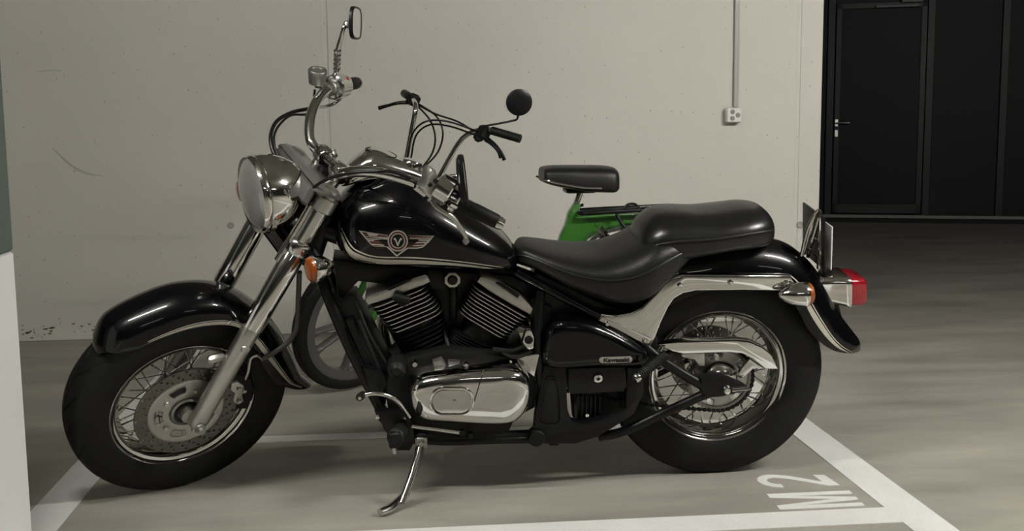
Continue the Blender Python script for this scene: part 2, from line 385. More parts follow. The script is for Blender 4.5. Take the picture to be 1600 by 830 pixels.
# ceiling lamps over the bay, plus a dim unseen pair added for reflections
for i, (lx, ly, ll, st) in enumerate(LIGHTS):
    L_ = empty('ceiling_light', (lx, ly, CEIL), ['lamp right of the parking bay','lamp at the left end of the parking bay','dim unseen lamp added for reflections above the aisle','dim unseen lamp added for reflections at the right of the aisle'][i]+', long white fluorescent fitting', 'ceiling light')
    m = MB(); m.box((0,0,-.02), (ll+.06, .11, .04), None, .004); m.build('housing', WHITEP, L_)
    em = EMIT.copy(); em.node_tree.nodes['Principled BSDF'].inputs['Emission Strength'].default_value = LAMP*st
    m = MB(); m.tube([(-ll/2,0,-.062),(ll/2,0,-.062)], .021, 12, smooth=False); m.build('tube', em, L_)
    for sx in (-1, 1): m = MB(); m.box((sx*(ll/2+.01),0,-.06), (.02,.05,.05), None, .003); m.build('end_cap', WHITEP, L_)

# ================================================================== THE MOTORCYCLE
bike = empty('motorcycle', (0,0,0), 'large black and chrome cruiser motorcycle leaning on its side stand in the bay', 'motorcycle')
M4 = np.eye(4); M4[:3,:3] = BR; M4[:3,3] = BO
bike.matrix_world = Matrix(M4.tolist())
AXF = np.array([-1.6, 0, .32]); AXR = np.array([0, 0, .329])
def tyre_mesh(c, R, hw, rim, xf, tread=True):
    tk = R-rim; half = [(.72,rim-.004),(.86,rim+.1*tk),(.97,rim+.28*tk),(1.0,rim+.5*tk),(.97,rim+.66*tk),(.86,R-.145*tk),(.68,R-.06*tk),(.48,R-.024*tk),(.3,R-.006*tk),(.1,R)]
    pts = [(-a*hw, r) for a, r in half]+[(a*hw, r) for a, r in half[::-1]]
    Q = catmull([(y, r, 0) for y, r in pts], 3)[:,:2]
    N = 420; A = np.linspace(0, 2*PI, N, endpoint=False); Rg = []
    K = 36
    for i, a in enumerate(A):
        r = Q[:,1].copy(); y = Q[:,0]
        if tread:
            ph = a*K/(2*PI)+.35*np.abs(Q[:,0]/hw)**2*3
            yn = y/hw
            for sg in (-1, 1):
                t = (ph*.5+(.5 if sg > 0 else 0)+sg*yn*.75) % 1
                g = (np.abs(t-.5) < .055) & (sg*yn > .12) & (sg*yn < .93) & (r > R-.27*tk)
                r[g] -= .0055
            r[(np.abs(np.abs(yn)-.06) < .03) & (r > R-.02)] -= .003
        Rg.append(np.c_[c[0]+r*np.cos(a), y+c[1], c[2]+r*np.sin(a)])
    m = MB(xf); m.rings(Rg, False, False, True)
    return m
def perforated(c, y, r0, r1, hole, nA=288, nR=12, xf=None, flipn=1):
    m = MB(xf); V = []; f = []
    for i in range(nA):
        a = 2*PI*i/nA
        for j in range(nR+1):
            r = r0+(r1-r0)*j/nR; V.append((c[0]+r*math.cos(a), y, c[2]+r*math.sin(a)))
    for i in range(nA):
        for j in range(nR):
            if hole(i, j): continue
            k = (i+1) % nA; f.append((i*(nR+1)+j, i*(nR+1)+j+1, k*(nR+1)+j+1, k*(nR+1)+j))
    return m.add(V, f)
def solid(o, t):
    s = o.modifiers.new('thickness', 'SOLIDIFY'); s.thickness = t; s.offset = 0
def wheel(name, c, R, hw, rim, xf, sprocket=False):
    pr = [(-.052,rim+.009),(-.054,rim+.005),(-.051,rim+.001),(-.047,rim-.002),(-.045,rim-.009),(-.042,rim-.014),(-.034,rim-.017),(-.016,rim-.029),(-.008,rim-.031),(0,rim-.031)]
    pr = pr+[(-a, r) for a, r in pr[-2::-1]]
    pr = [(y*hw/.066, r) for y, r in pr]
    full = pr+[(y*.9, r+.006) for y, r in pr[::-1]]
    m = MB(xf); m.lathe(full, c, (0,1,0), 96, closed=True)
    rimo = m.build(name, CHROME, bike, 60, label='chrome wire-spoked '+name.replace('_', ' '))
    tyre_mesh(c, R, hw, rim, xf).build('tyre', RUBBER, rimo, 50)
    m = MB(xf)
    m.lathe([(-.062,.018),(-.062,.030),(-.050,.036),(-.045,.062),(-.038,.064),(-.032,.046),(-.02,.036),(.02,.036),(.032,.046),(.038,.064),(.045,.062),(.05,.036),(.062,.03),(.062,.018)], c, (0,1,0), 40)
    m.build('hub', ALUD, rimo)
    n = 40
    for k in range(n):
        sd = -1 if k % 2 else 1; cross = 1 if (k//2) % 2 else -1
        a = 2*PI*k/n; ah = a+cross*.95
        p0 = np.array([c[0]+.058*math.cos(ah), sd*.040+c[1], c[2]+.058*math.sin(ah)])
        p1 = np.array([c[0]+(rim-.031)*math.cos(a), sd*.005+c[1], c[2]+(rim-.031)*math.sin(a)])
        m = MB(xf); m.tube([p0, p0+(p1-p0)*.86, p0+(p1-p0)*.87, p1], [.0021,.0021,.0029,.0029], 6, smooth=False); m.build('spoke', CHROME2, rimo)
    return rimo

# ---- wheels
fw_ = wheel('front_wheel', AXF, .32, .0635, .205, steer)
def dh(i, j):
    k = i % 12
    return (k in (0,1) and j in (2,3)) or (k in (4,5) and j in (5,6)) or (k in (8,9) and j in (9,10))
o = perforated(AXF, -.072, .108, .150, dh, xf=steer).build('brake_disc', STEEL, fw_); solid(o, .005)
def ch(i, j):
    k = i % 48
    return (9 < k < 33 and j == 4) or (10 < k < 32 and j in (3, 5))
o = perforated(AXF, -.074, .048, .112, ch, 240, 9, xf=steer).build('disc_carrier', ALU, fw_, label='bright slotted disc carrier'); solid(o, .004)
for k in range(5):
    a = 2*PI*k/5+1.178; m = MB(steer); m.lathe([(-.083,.0),(-.083,.007),(-.079,.009),(-.074,.009)], AXF+[.074*math.cos(a),0,.074*math.sin(a)], (0,1,0), 8, caps=False); m.build('disc_bolt', CHROME2, fw_)
m = MB(steer); m.lathe([(-.060,.047),(-.078,.046),(-.082,.041),(-.076,.036),(-.076,.024),(-.10,.022),(-.105,.012)], AXF, (0,1,0), 32); m.build('hub_cap', ALUD, fw_)
m = MB(steer); m.lathe([(-.0775,.026),(-.0775,.036),(-.0755,.036)], AXF, (0,1,0), 32, caps=False); m.build('hub_seal', SATIN, fw_)
rw_ = wheel('rear_wheel', AXR, .329, .069, .205, None)
o = perforated(AXR, .075, .072, .118, dh).build('brake_disc', STEEL, rw_); solid(o, .005)
o = perforated(AXR, -.066, .05, .098, lambda i,j: (8 < i%48 < 30 and 4 <= j <= 7), 240, 10).build('sprocket_carrier', ALUD, rw_, label='slotted silver sprocket carrier'); solid(o, .006)
m = MB(); P = []
for k in range(45*4):
    a = 2*PI*k/180; r = .102 if k % 4 in (0,1) else .0955; P.append(AXR+[r*math.cos(a), -.069, r*math.sin(a)])
Pi = [AXR+[.088*math.cos(2*PI*k/180), -.069, .088*math.sin(2*PI*k/180)] for k in range(180)]
P = np.array(P); Pi = np.array(Pi); d_ = np.array([0,-.005,0])
m.rings([P, P+d_, Pi+d_, Pi, P], True, False); m.build('sprocket', STEEL, rw_)
m = MB(); m.lathe([(-.062,.06),(-.078,.056),(-.09,.045),(-.098,.03),(-.10,.018)], AXR, (0,1,0), 40); m.build('sprocket_hub', CHROME2, rw_)
for k in range(5):
    a = 2*PI*k/5+.5; m = MB(); m.lathe([(-.08,.0),(-.08,.008),(-.066,.009)], AXR+[.072*math.cos(a),0,.072*math.sin(a)], (0,1,0), 6, caps=False); m.build('sprocket_bolt', CHROME2, rw_)
# chain
m = MB(); lk = []
cf = np.array([-.50, -.073, .36]); rF = .04
th = math.atan2(rF-.1, .5)
def chainpt(t):
    # lower run, round the sprocket, upper run
    L1 = .5; arcl = .102*PI*1.04
    if t < L1: k = t/L1; return np.array([cf[0]*(1-k)+(AXR[0]+.005)*k, -.073, (cf[2]-rF)*(1-k)+(AXR[2]-.102)*k-.012*math.sin(PI*k)])
    t -= L1
    if t < arcl: a = -PI/2+PI*t/arcl; return AXR+np.array([.102*math.cos(a), -.073, .102*math.sin(a)])
    t -= arcl; k = t/L1; return np.array([AXR[0]*(1-k)+cf[0]*k, -.073, (AXR[2]+.102)*(1-k)+(cf[2]+rF)*k])
tt = np.arange(0, 1.0+.102*PI*1.04, .0079)
for i in range(len(tt)-1):
    a, b = chainpt(tt[i]), chainpt(tt[i+1]); c_ = (a+b)/2; an = math.atan2(b[2]-a[2], b[0]-a[0])
    hgt = .011 if i % 2 else .008
    m.box(c_, (.0105, .012 if i % 2 else .008, hgt), RY(-an), .002)
m.build('drive_chain', SATIN, bike)

# ---- fenders
def fender(T, E, w, wt, m_, xf=None, name='fender', n=30, sub=6, thick=.006, pw=.92):
    T = catmull([(a, b, 0) for a, b in T], sub)[:,:2]; E = catmull([(a, b, 0) for a, b in E], sub)[:,:2]
    ww = np.interp(np.linspace(0,1,len(T)), np.linspace(0,1,len(w)), w)
    th = np.linspace(-PI/2, PI/2, n); Rg = []
    def sec(T_, E_, w_):
        return np.array([(E_[0]+(T_[0]-E_[0])*abs(math.cos(t))**pw, w_*math.copysign(abs(math.sin(t))**pw, t), E_[1]+(T_[1]-E_[1])*abs(math.cos(t))**pw) for t in th])
    for i in range(len(T)):
        tn = T[i]-E[i]; tn = tn/np.linalg.norm(tn)
        o_ = sec(T[i], E[i], ww[i]); k = sec(T[i]-tn*thick, E[i], ww[i]-thick)
        Rg.append(np.concatenate([o_, k[::-1]]))
    mb = MB(xf); mb.rings(Rg)
    return mb.build(name, m_, bike, 50), (T, E, ww, pw)
def strip(data, f0, f1, i0, i1, xf, off=.0012, side=-1):
    # painted line along the flank of a fender, f = 0 at the edge and 1 at the crown
    T, E, ww, pw = data; mb = MB(xf); n = len(T); Rg = []
    ids = range(int(i0*(n-1)), int(i1*(n-1))+1); L = len(ids)
    for q, i in enumerate(ids):
        k = q/max(1, L-1); a, b = f0(k), f1(k); ring = []
        for lay in (off, -.001):
            fs = np.linspace(a, b, 5)
            if lay < 0: fs = fs[::-1]
            for f_ in fs:
                t = math.acos(min(1, max(0, f_))**(1/pw)); wd = (ww[i]+lay)*math.sin(t)**pw
                cgr = (T[i]+(T[i]-E[i])/np.linalg.norm(T[i]-E[i])*lay-E[i])*f_
                ring.append((E[i][0]+cgr[0], side*wd, E[i][1]+cgr[1]))
        Rg.append(ring)
    return mb.rings(Rg)
pS2 = lambda x, y, l: tuple(S(x, y, l)[[0,2]])
pB2 = lambda x, y, l: tuple(B(x, y, l)[[0,2]])
FT = [pS2(144,540,0.02), pS2(146,522,.02), pS2(167,500,0), pS2(220,471,0), pS2(275,451,0), pS2(330,447,0), pS2(375,458,0), pS2(410,482,0), pS2(437,516,0), pS2(455,548,0), pS2(468,575,0), pS2(484,592,.0)]
FE = [pS2(160,542,-.03), pS2(182,547,-.055), pS2(214,544,-.08), pS2(255,527,-.085), pS2(305,512,-.085), pS2(350,508,-.085), pS2(378,516,-.085), pS2(392,534,-.085), pS2(403,556,-.085), pS2(415,578,-.085), pS2(432,600,-.085), pS2(462,612,-.075)]
ff, fdat = fender(FT, FE, [.045,.072,.085,.088,.088,.088,.088,.088,.088,.088,.088,.065], 0, BLACK, steer, 'front_fender')
rise = lambda k: .05+.42*max(0, min(1, (k-.50)/.5))**1.1
thk = lambda k: (.012+.15*math.sin(PI*.5*min(1,k*1.8)))*(1-.75*max(0,(k-.6)/.4))
strip(fdat, rise, lambda k: rise(k)+thk(k), .24, .97, steer).build('pinstripe', CREAM, ff)
strip(fdat, lambda k: rise(k)+thk(k)+.035, lambda k: rise(k)+thk(k)+.052, .24, .97, steer).build('pinstripe', CREAM, ff)
m = MB(steer); m.lathe([(-.006,.0),(-.005,.006),(.004,.006)], S(357,503,-.086), (0,1,0), 12, caps=False); m.build('fender_bolt', CHROME2, ff)
for sd in (-1, 1):     # fender brace lugs beside the fork legs
    m = MB(steer); c_ = S(338,560,-.10); c_[1] = sd*.098; m.box(c_, (.05,.022,.025), None, .006); m.build('fender_bracket', ALU, ff)
RT = [(-.16,.735), (-.02,.752), (.07,.752), pB2(1200,372,0), pB2(1230,381,0), pB2(1256,400,0), pB2(1275,422,0), pB2(1292,450,0), pB2(1310,487,0), pB2(1328,512,0), pB2(1340,528,0), pB2(1343,540,0)]
RE = [(-.19,.565), (-.08,.615), (.03,.63), pB2(1200,452,-.1), pB2(1228,463,-.1), pB2(1246,484,-.1), pB2(1258,508,-.1), pB2(1272,526,-.1), pB2(1288,539,-.09), pB2(1303,547,-.08), pB2(1318,551,-.07), pB2(1330,553,-.05)]
rf, rdat = fender(RT, RE, [.10,.105,.105,.105,.105,.105,.105,.105,.10,.09,.075,.05], 0, BLACK, None, 'rear_fender')
strip(rdat, lambda k: .28-.14*k, lambda k: .28-.14*k+.11*math.sin(PI*min(1,k*.9+.1))**.7+.01, .36, .93, None).build('pinstripe', CREAM, rf)
strip(rdat, lambda k: .45-.20*k, lambda k: .475-.20*k, .36, .95, None).build('pinstripe', CREAM, rf)
m = MB(); m.tube([B(1326,541,-.06), B(1333,540,-.05)], .006); m.build('fender_tip', CHROME, rf)

# ---- tank
def superring(x, zt, zb, w, zc=.36, pt=.9, n=44, pb=.7, off=0):
    out = []; c = zb+zc*(zt-zb)
    for k in range(n):
        t = 2*PI*k/n; cs, sn = math.cos(t), math.sin(t)
        y = (w+off)*math.copysign(abs(cs)**(pt if sn > 0 else pb), cs)
        z = c+((zt-c+off)*abs(sn)**pt if sn > 0 else -(c-zb+off)*abs(sn)**pb)
        out.append((x, y, z))
    return np.array(out)
def loft(st, zc=.36, pt=.9, pb=.7, sub=5, xf=None):
    Q = catmull(np.array(st), sub); mb = MB(xf)
    mb.rings([superring(*q, zc=zc, pt=pt, pb=pb) for q in Q]); return mb
TK = [(x, zt, zb-.007, w_) for x, zt, zb, w_ in [(-1.122,.835,.80,.02),(-1.117,.872,.775,.062),(-1.10,.905,.757,.105),(-1.065,.934,.742,.140),(-1.02,.953,.733,.158),(-.965,.968,.727,.168),(-.92,.968,.724,.170),(-.865,.948,.720,.166),(-.80,.903,.715,.157),(-.73,.85,.709,.142),(-.67,.803,.704,.122),(-.63,.765,.701,.098),(-.612,.74,.703,.075),(-.604,.722,.708,.045)]]
tank = loft(TK, zc=.34, pt=.88, pb=.45).build('fuel_tank', BLACK, bike, 60, label='gloss black teardrop fuel tank')
TQ = catmull(np.array(TK), 5)
def tankpt(x, z, off=.0):            # a point on the left flank of the tank
    row = [np.interp(x, TQ[:,0], TQ[:,k]) for k in (1,2,3)]; zt, zb, w_ = row; c = zb+.34*(zt-zb)
    if z >= c: s_ = min(1, ((z-c)/(zt-c)))**(1/.88); y = w_*math.cos(math.asin(s_))**.88
    else: s_ = min(1, ((c-z)/(c-zb)))**(1/.45); y = w_*math.cos(math.asin(s_))**.45
    return np.array([x, -(y+off), z])
def tankpix(px, py, off=.0):         # where the line of sight through a photo point meets that flank
    lat = -.15
    for _ in range(12):
        q_ = B(px, py, lat); q2 = tankpt(q_[0], q_[2], off); lat = .5*lat+.5*q2[1]
    return q2
def band(lo, hi, name, m_, par, off=.0012, nn=3):
    mb = MB(); Rg = []
    lo = catmull([(a,b,0) for a,b in lo], 6)[:,:2]; hi = catmull([(a,b,0) for a,b in hi], 6)[:,:2]
    for a, b in zip(lo, hi):
        L_ = [tankpix(*(a+(b-a)*k/nn), off) for k in range(nn+1)]; I_ = [tankpix(*(a+(b-a)*k/nn), -.002) for k in range(nn, -1, -1)]
        Rg.append(L_+I_)
    mb.rings(Rg); return mb.build(name, m_, par)
band([(533,368),(541,392),(556,406),(590,413),(650,413),(720,416),(792,424.5)], [(532.6,362),(545,386),(560,397),(590,405),(650,407),(720,412.5),(792,422.5)], 'pinstripe', CREAM, tank)
band([(533,357),(547,384),(562,395),(590,402.6),(650,404),(720,410),(796,420)], [(532.9,355),(548,382),(563,393),(590,400.8),(650,402.2),(720,408.5),(796,419)], 'pinstripe', CREAM, tank)
# winged badge
def badge(poly, m_, off, name='badge', par=tank, thick=.003):
    P = np.array([tankpix(x, y, off) for x, y in poly]); Pb = np.array([tankpix(x, y, -.002) for x, y in poly])
    mb = MB(); mb.rings([Pb, P]); return mb.build(name, m_, par, 30)
z = lambda x, y: (540+x/10, 340+y/10)
ring = lambda cx, cy, r, n=26: [(cx+r*math.cos(t), cy+r*math.sin(t)*1.05) for t in np.linspace(0, 2*PI, n, endpoint=False)]
wing = badge([z(200,200),z(400,235),z(655,275),z(980,275),z(1200,285),z(1385,285),z(1300,390),z(1200,475),z(1100,492),z(960,485),z(800,610),z(640,462),z(470,455),z(400,430),z(330,355)], CHROME2, .002, 'tank_badge')
wing['label'] = 'winged silver and maroon round badge with the letter V'
badge([z(250,225),z(640,285),z(640,330),z(340,325)], MAROON, .0028, 'enamel_field', wing)
badge([z(350,345),z(500,360),z(640,370),z(640,452),z(470,445),z(400,410)], MAROON, .0028, 'enamel_field', wing)
badge([z(1000,285),z(1350,300),z(1290,345),z(1000,340)], MAROON, .0028, 'enamel_field', wing)
badge([z(1120,370),z(1270,370),z(1190,455),z(1100,470),z(980,470)], MAROON, .0028, 'enamel_field', wing)
for (x0,y0,x1,y1) in ((300,290,640,322),(350,350,640,385),(400,410,600,435),(1000,318,1330,326),(1090,385,1250,392),(1050,435,1210,438)):
    badge([z(x0,y0),z(x1,y1-12 if x0<900 else y1-12),z(x1,y1+8),z(x0+10,y0+16)], CHROME2, .0034, 'feather', wing)
badge([z(525,366),z(660,372),z(960,372),z(1115,378),z(970,468),z(800,592),z(650,462)], BLACK, .0048, 'enamel_field', wing)
badge([z(640,462),z(660,452),z(800,588),z(960,468),z(985,478),z(800,614)], CHROME, .0056, 'chevron', wing)
badge([z(650,300)]+[z(815+170*math.cos(t), 340+165*math.sin(t)) for t in np.linspace(PI*1.05, PI*1.95, 14)]+[z(980,300),z(900,250),z(815,235),z(730,250)], SATIN, .0056, 'crown_field', wing)
badge([(540+x/10,340+y/10) for x,y in ring(815,365,158)], CHROME, .0062, 'badge_ring', wing)
badge([(540+x/10,340+y/10) for x,y in ring(815,365,140)], MAROON, .0066, 'badge_field', wing)
badge([(540+x/10,340+y/10) for x,y in ring(815,365,112)], CHROME, .0070, 'badge_ring', wing)
badge([(540+x/10,340+y/10) for x,y in ring(815,365,98)], BLACK, .0074, 'badge_field', wing)
badge([z(765,335),z(790,335),z(815,405),z(845,335),z(870,335),z(820,448),z(808,448)], CHROME, .0080, 'letter_v', wing)
for cx_ in (768, 866): badge([(540+x/10,340+y/10) for x,y in ring(cx_,336,17,14)], CHROME, .0084, 'badge_dot', wing)
# console on the tank
CN = [(-1.10,.955,.925,.012),(-1.085,.985,.93,.045),(-1.06,1.008,.94,.066),(-1.02,1.030,.95,.074),(-.985,1.027,.95,.072),(-.94,1.005,.945,.060),(-.90,.985,.935,.045),(-.86,.960,.92,.028),(-.835,.940,.915,.01)]
cons = loft(CN, zc=.3, pt=.75, pb=.6).build('tank_console', CHROME, bike, 60, label='chrome speedometer console on the tank')
m = MB(); ax_ = np.array([.35,0,1.]); m.lathe([(-.012,.046),(.0,.046),(.002,.043),(.0,.040),(.0,.0)], np.array([-.985,0,1.019]), np.array([.30,0,1.]), 40); m.build('speedometer', SATIN, cons)
m = MB(); c_ = np.array([-.90,-.0,.985]); m.lathe([(-.02,.03),(.004,.03),(.010,.026),(.012,.018),(.012,0)], c_, (.3,0,1), 32); m.build('fuel_cap', CHROME, cons)

# ---- seats
ST = [(-.612,.722,.70,.02),(-.605,.742,.695,.055),(-.585,.752,.69,.08),(-.54,.743,.675,.108),(-.47,.728,.636,.138),(-.40,.722,.606,.155),(-.34,.728,.589,.165),(-.285,.748,.580,.170),(-.235,.775,.594,.170),(-.195,.785,.625,.158),(-.155,.785,.665,.140),(-.12,.775,.70,.118),(-.09,.768,.72,.085),(-.075,.76,.735,.04)]
seat = loft(ST, zc=.52, pt=.62, pb=.7).build('rider_seat', LEATHER, bike, 60, label='low black ribbed leather rider seat')
SQ = catmull(np.array(ST), 5)
PL = [(-.262,.745,.72,.03),(-.255,.79,.70,.085),(-.235,.815,.69,.115),(-.20,.836,.695,.132),(-.14,.842,.708,.142),(-.07,.838,.722,.148),(0.,.843,.734,.148),(.06,.850,.738,.140),(.105,.846,.742,.118),(.13,.826,.752,.09),(.14,.80,.765,.05)]
pill = loft(PL, zc=.42, pt=.78, pb=.6).build('pillion_seat', LEATHER2, bike, 60, label='shiny black leather pillion pad')
def seam(Q, zc, pt, th_, i0, i1, pad, m_=LEATHER, r=.0035, nm='piping'):
    for sd in (-1, 1):
        P = []
        for q in Q[i0:i1]:
            x, zt, zb, w_ = q; c = zb+zc*(zt-zb); t = th_
            P.append((x, sd*(w_*abs(math.cos(t))**pt+.0005), c+(zt-c)*abs(math.sin(t))**pt*(1 if t >= 0 else -1)))
        m = MB(); m.tube(P, r, 6, smooth=False); m.build(nm, m_, pad)
seam(SQ, .52, .62, .12, 4, 52, seat)
seam(catmull(np.array(PL), 5), .42, .78, .15, 6, 44, pill)

# ---- chrome strut beside the rear fender
for sd in (-1, 1):
    LT = -.135
    px_out = [(934,501),(941,491),(962,493),(985,489),(1003,481),(1022,462),(1038,444),(1052,434),(1068,429.5),(1150,430),(1236,431),(1242,442),(1238,455),(1160,454),(1088,455),(1068,459),(1054,467),(1045,480),(1033,505),(1024,528),(1016,543),(1006,540),(970,522)]
    P = np.array([B(x, y, LT) for x, y in px_out]); 
    if sd > 0: P[:,1] *= -1
    m = MB(); m.prism(P, (0, -sd*.022, 0), .005)
    st_ = m.build('fender_strut', CHROME, bike, 50, label='chrome fender strut')
    r_out = [(936,502),(941,494),(1018,529),(1014,541)]
    P = np.array([B(x, y, LT-.004) for x, y in r_out]);
    if sd > 0: P[:,1] *= -1
    m = MB(); m.prism(P, (0, -sd*.008, 0), .003); m.build('strut_rib', CHROME2, st_)
    for bx, by in ((948,505),(1007,531),(1062,445),(1141,441),(1230,442)):
        c_ = B(bx, by, LT); c_[1] *= -sd
        m = MB(); m.lathe([(sd*.012,.0),(sd*.0115,.005),(sd*.008,.0075),(0,.0085)], c_, (0,1,0), 12, caps=False); m.build('strut_bolt', CHROME, st_)

# ---- frame
def btube(pts, r, name, m_=SATIN, par=bike, n=12, label=None, **k):
    m = MB(); m.tube([B(*p) for p in pts], r, n, **k); return m.build(name, m_, par, label=label)
for sd in (-1, 1):
    T_ = [B(498,420,-.04), B(512,462,-.085), B(545,540,-.10), B(585,620,-.105), B(602,652,-.11), B(612,672,-.115), B(640,683,-.12), B(700,683,-.12), B(800,681,-.12), B(860,678,-.12), B(900,676,-.12)]
    T_ = [np.array([p[0], p[1]*(-sd), p[2]]) for p in T_]
    m = MB(); m.tube(T_, .0165, 14); m.build('frame_tube', SATIN, bike)
    T_ = [B(808,425,-.07), B(850,448,-.10), B(900,476,-.115), B(940,497,-.12), B(1000,530,-.12), B(1020,548,-.11)]
    T_ = [np.array([p[0], p[1]*(-sd), p[2]]) for p in T_]
    m = MB(); m.tube(T_, .013, 12); m.build('seat_rail', BLACK, bike)
    T_ = [B(845,455,-.09), B(840,520,-.12), B(846,600,-.125), B(858,672,-.12)]
    T_ = [np.array([p[0], p[1]*(-sd), p[2]]) for p in T_]
    m = MB(); m.tube(T_, .014, 12); m.build('frame_post', SATIN, bike)
m = MB(); m.tube([(-1.205,0,.70),(-1.13,0,.90)], .034, 20, smooth=False); m.build('steering_head', SATIN, bike)
m = MB(); m.tube([(-1.15,0,.80),(-.95,0,.72),(-.7,0,.68),(-.5,0,.60)], .03, 14); m.build('backbone', SATIN, bike)
m = MB(); m.prism([B(x,y,-.05) for x,y in ((520,405),(560,412),(800,432),(840,452),(830,470),(560,440),(530,470))], (0,.1,0), .004); m.build('frame_gusset', SATIN, bike)
# radiator between the down tubes
m = MB(); Rr = np.array([B(520,455,0), B(592,620,0)]); cR = Rr.mean(0)+[.008,0,.0]; dv = Rr[1]-Rr[0]; Ln = np.linalg.norm(dv); an = math.atan2(dv[0], -dv[2])
Ry_ = RY(-an)
m.box(cR, (.035,.16,Ln), Ry_, .006); rad = m.build('radiator', MATTE, bike)
m = MB()
for k in range(34):
    m.box(cR+Ry_@np.array([-.019,0,-Ln/2+.02+(Ln-.04)*k/33]), (.004,.14,.0025), Ry_)
m.build('radiator_fins', SATIN, rad)
m = MB(); m.box(cR+[.02,-.088,.0], (.03,.02,Ln*.7), Ry_, .006); m.build('radiator_tank', SATIN, rad)

# ---- engine
eng = MB(); L0 = -.13
P = [B(x,y,L0) for x,y in ((600,598),(640,560),(700,545),(760,552),(820,560),(840,600),(836,640),(806,655),(796,676),(780,688),(650,688),(636,662),(606,640))]
eng.prism(P, (0,.26,0), .015, True); engine = eng.build('engine', FIN, bike, 40, label='black V-twin engine with machined fin edges and chrome covers')
def cylinder(top, bot, head, barrel, cover, nm):
    # head / barrel: (left0, right0, left1, right1, count) fin ends in the photo at lat -.10
    hub = MB()
    a = B(*top, 0); b = B(*bot, 0); ax = (b-a)/np.linalg.norm(b-a)
    hub.tube([a, b], .078, 32, smooth=False); core = hub.build('cylinder', FIN, engine)
    for (l0, r0, l1, r1, n, m_, dep, edge) in (head+(FIN,.115,True), barrel+(FIN,.095,False)):
        for k in range(n):
            t = k/(n-1)
            lx = np.array(l0)*(1-t)+np.array(l1)*t; rx = np.array(r0)*(1-t)+np.array(r1)*t
            LT = -dep*.92
            A_ = B(*lx, LT); C_ = B(*rx, LT); A_[1] = C_[1] = 0; c_ = (A_+C_)/2; u = C_-A_; L_ = np.linalg.norm(u)/2; u /= 2*L_
            nn = np.array([-u[2], 0, u[0]])
            pts = []
            rr = .035
            for (sx, sy, a0_) in ((1,1,0),(-1,1,90),(-1,-1,180),(1,-1,270)):
                for j in range(6):
                    t_ = math.radians(a0_+90*j/5)
                    pts.append((sx*(L_-rr)+rr*math.cos(t_), sy*(dep-rr)+rr*math.sin(t_)))
            P_ = np.array([c_+u*p[0]+np.array([0,p[1],0]) for p in pts])
            mm = MB(); mm.prism(P_-nn*.0016, nn*.0032, .0004, True); fin = mm.build('fin', FIN, core)
            if edge:
                e2 = MB(); ring_o = P_+(P_-c_)/np.linalg.norm(P_-c_, axis=1)[:,None]*.0006
                ring_i = P_-(P_-c_)/np.linalg.norm(P_-c_, axis=1)[:,None]*.001
                e2.rings([ring_o-nn*.0013, ring_o+nn*.0013, ring_i+nn*.0013, ring_i-nn*.0013, ring_o-nn*.0013], True, False)
                V0 = e2
                eo = V0.build('fin_edge', FINEDGE, core)
    P_ = [B(x, y, -.105) for x, y in cover[0]]
    mm = MB(); mm.prism(P_, (0,.21,0), .006, True); rc = mm.build('rocker_cover', ALU, engine, label='satin silver rocker cover')
    for q_ in cover[1:]:
        mm = MB(); mm.prism([B(x, y, -.108) for x, y in q_], (0,.012,0), .003); mm.build('cover_recess', SATIN, rc)
    return core
c1 = cylinder((622,456), (682,565),
    ((579,483),(668,448),(611,522),(691,488),8), ((622,530),(692,500),(648,551),(697,528),5),
    [[(570,470),(572,464),(598,455),(606,451),(640,438),(645,434),(664,429),(669,431),(673,441),(655,450),(600,471),(575,477)],
     [(603,452),(608,447),(640,435),(641,440),(609,455)]], 'front')
c2 = cylinder((785,462), (725,565),
    ((738,447),(829,500),(718,488),(792,532),9), ((708,518),(772,545),(700,530),(752,560),5),
    [[(745,441),(751,432),(771,440),(776,443),(806,458),(815,463),(834,483),(829,493),(800,478),(766,457)],
     [(775,443),(780,442),(812,462),(809,467)]], 'rear')
m = MB(); m.tube([B(615,463,-.12), B(640,470,-.118)], .012); m.build('fin_boss', FIN, c1)
m = MB(); c_ = B(629,470,-.105); m.lathe([(-.012,.013),(-.008,.017),(.02,.017)], c_, (0,1,0), 16); m.build('spark_plug_cap', FIN, c1)
# air intake cover and breather between the cylinders
m = MB(); m.tube([B(708,440,-.06), B(709,470,-.07), B(708,500,-.05)], .012, 12); m.build('breather_pipe', SATIN, engine)
m = MB(); c_ = B(707,438,-.085); m.prism([c_+np.array([.024*math.cos(t),0,.024*math.sin(t)]) for t in np.linspace(0,2*PI,8,endpoint=False)+PI/8], (0,.03,0), .003); ho = m.build('horn_bracket', ALU, engine)
m = MB(); m.lathe([(-.006,.0),(-.006,.012),(.0,.015)], c_, (0,1,0), 20, caps=False); m.build('bolt_cap', SATIN, ho)
m = MB(); m.prism([B(x,y,-.03) for x,y in ((668,440),(745,440),(720,560),(690,560))], (0,.06,0), .006, True); m.build('intake', SATIN, engine)
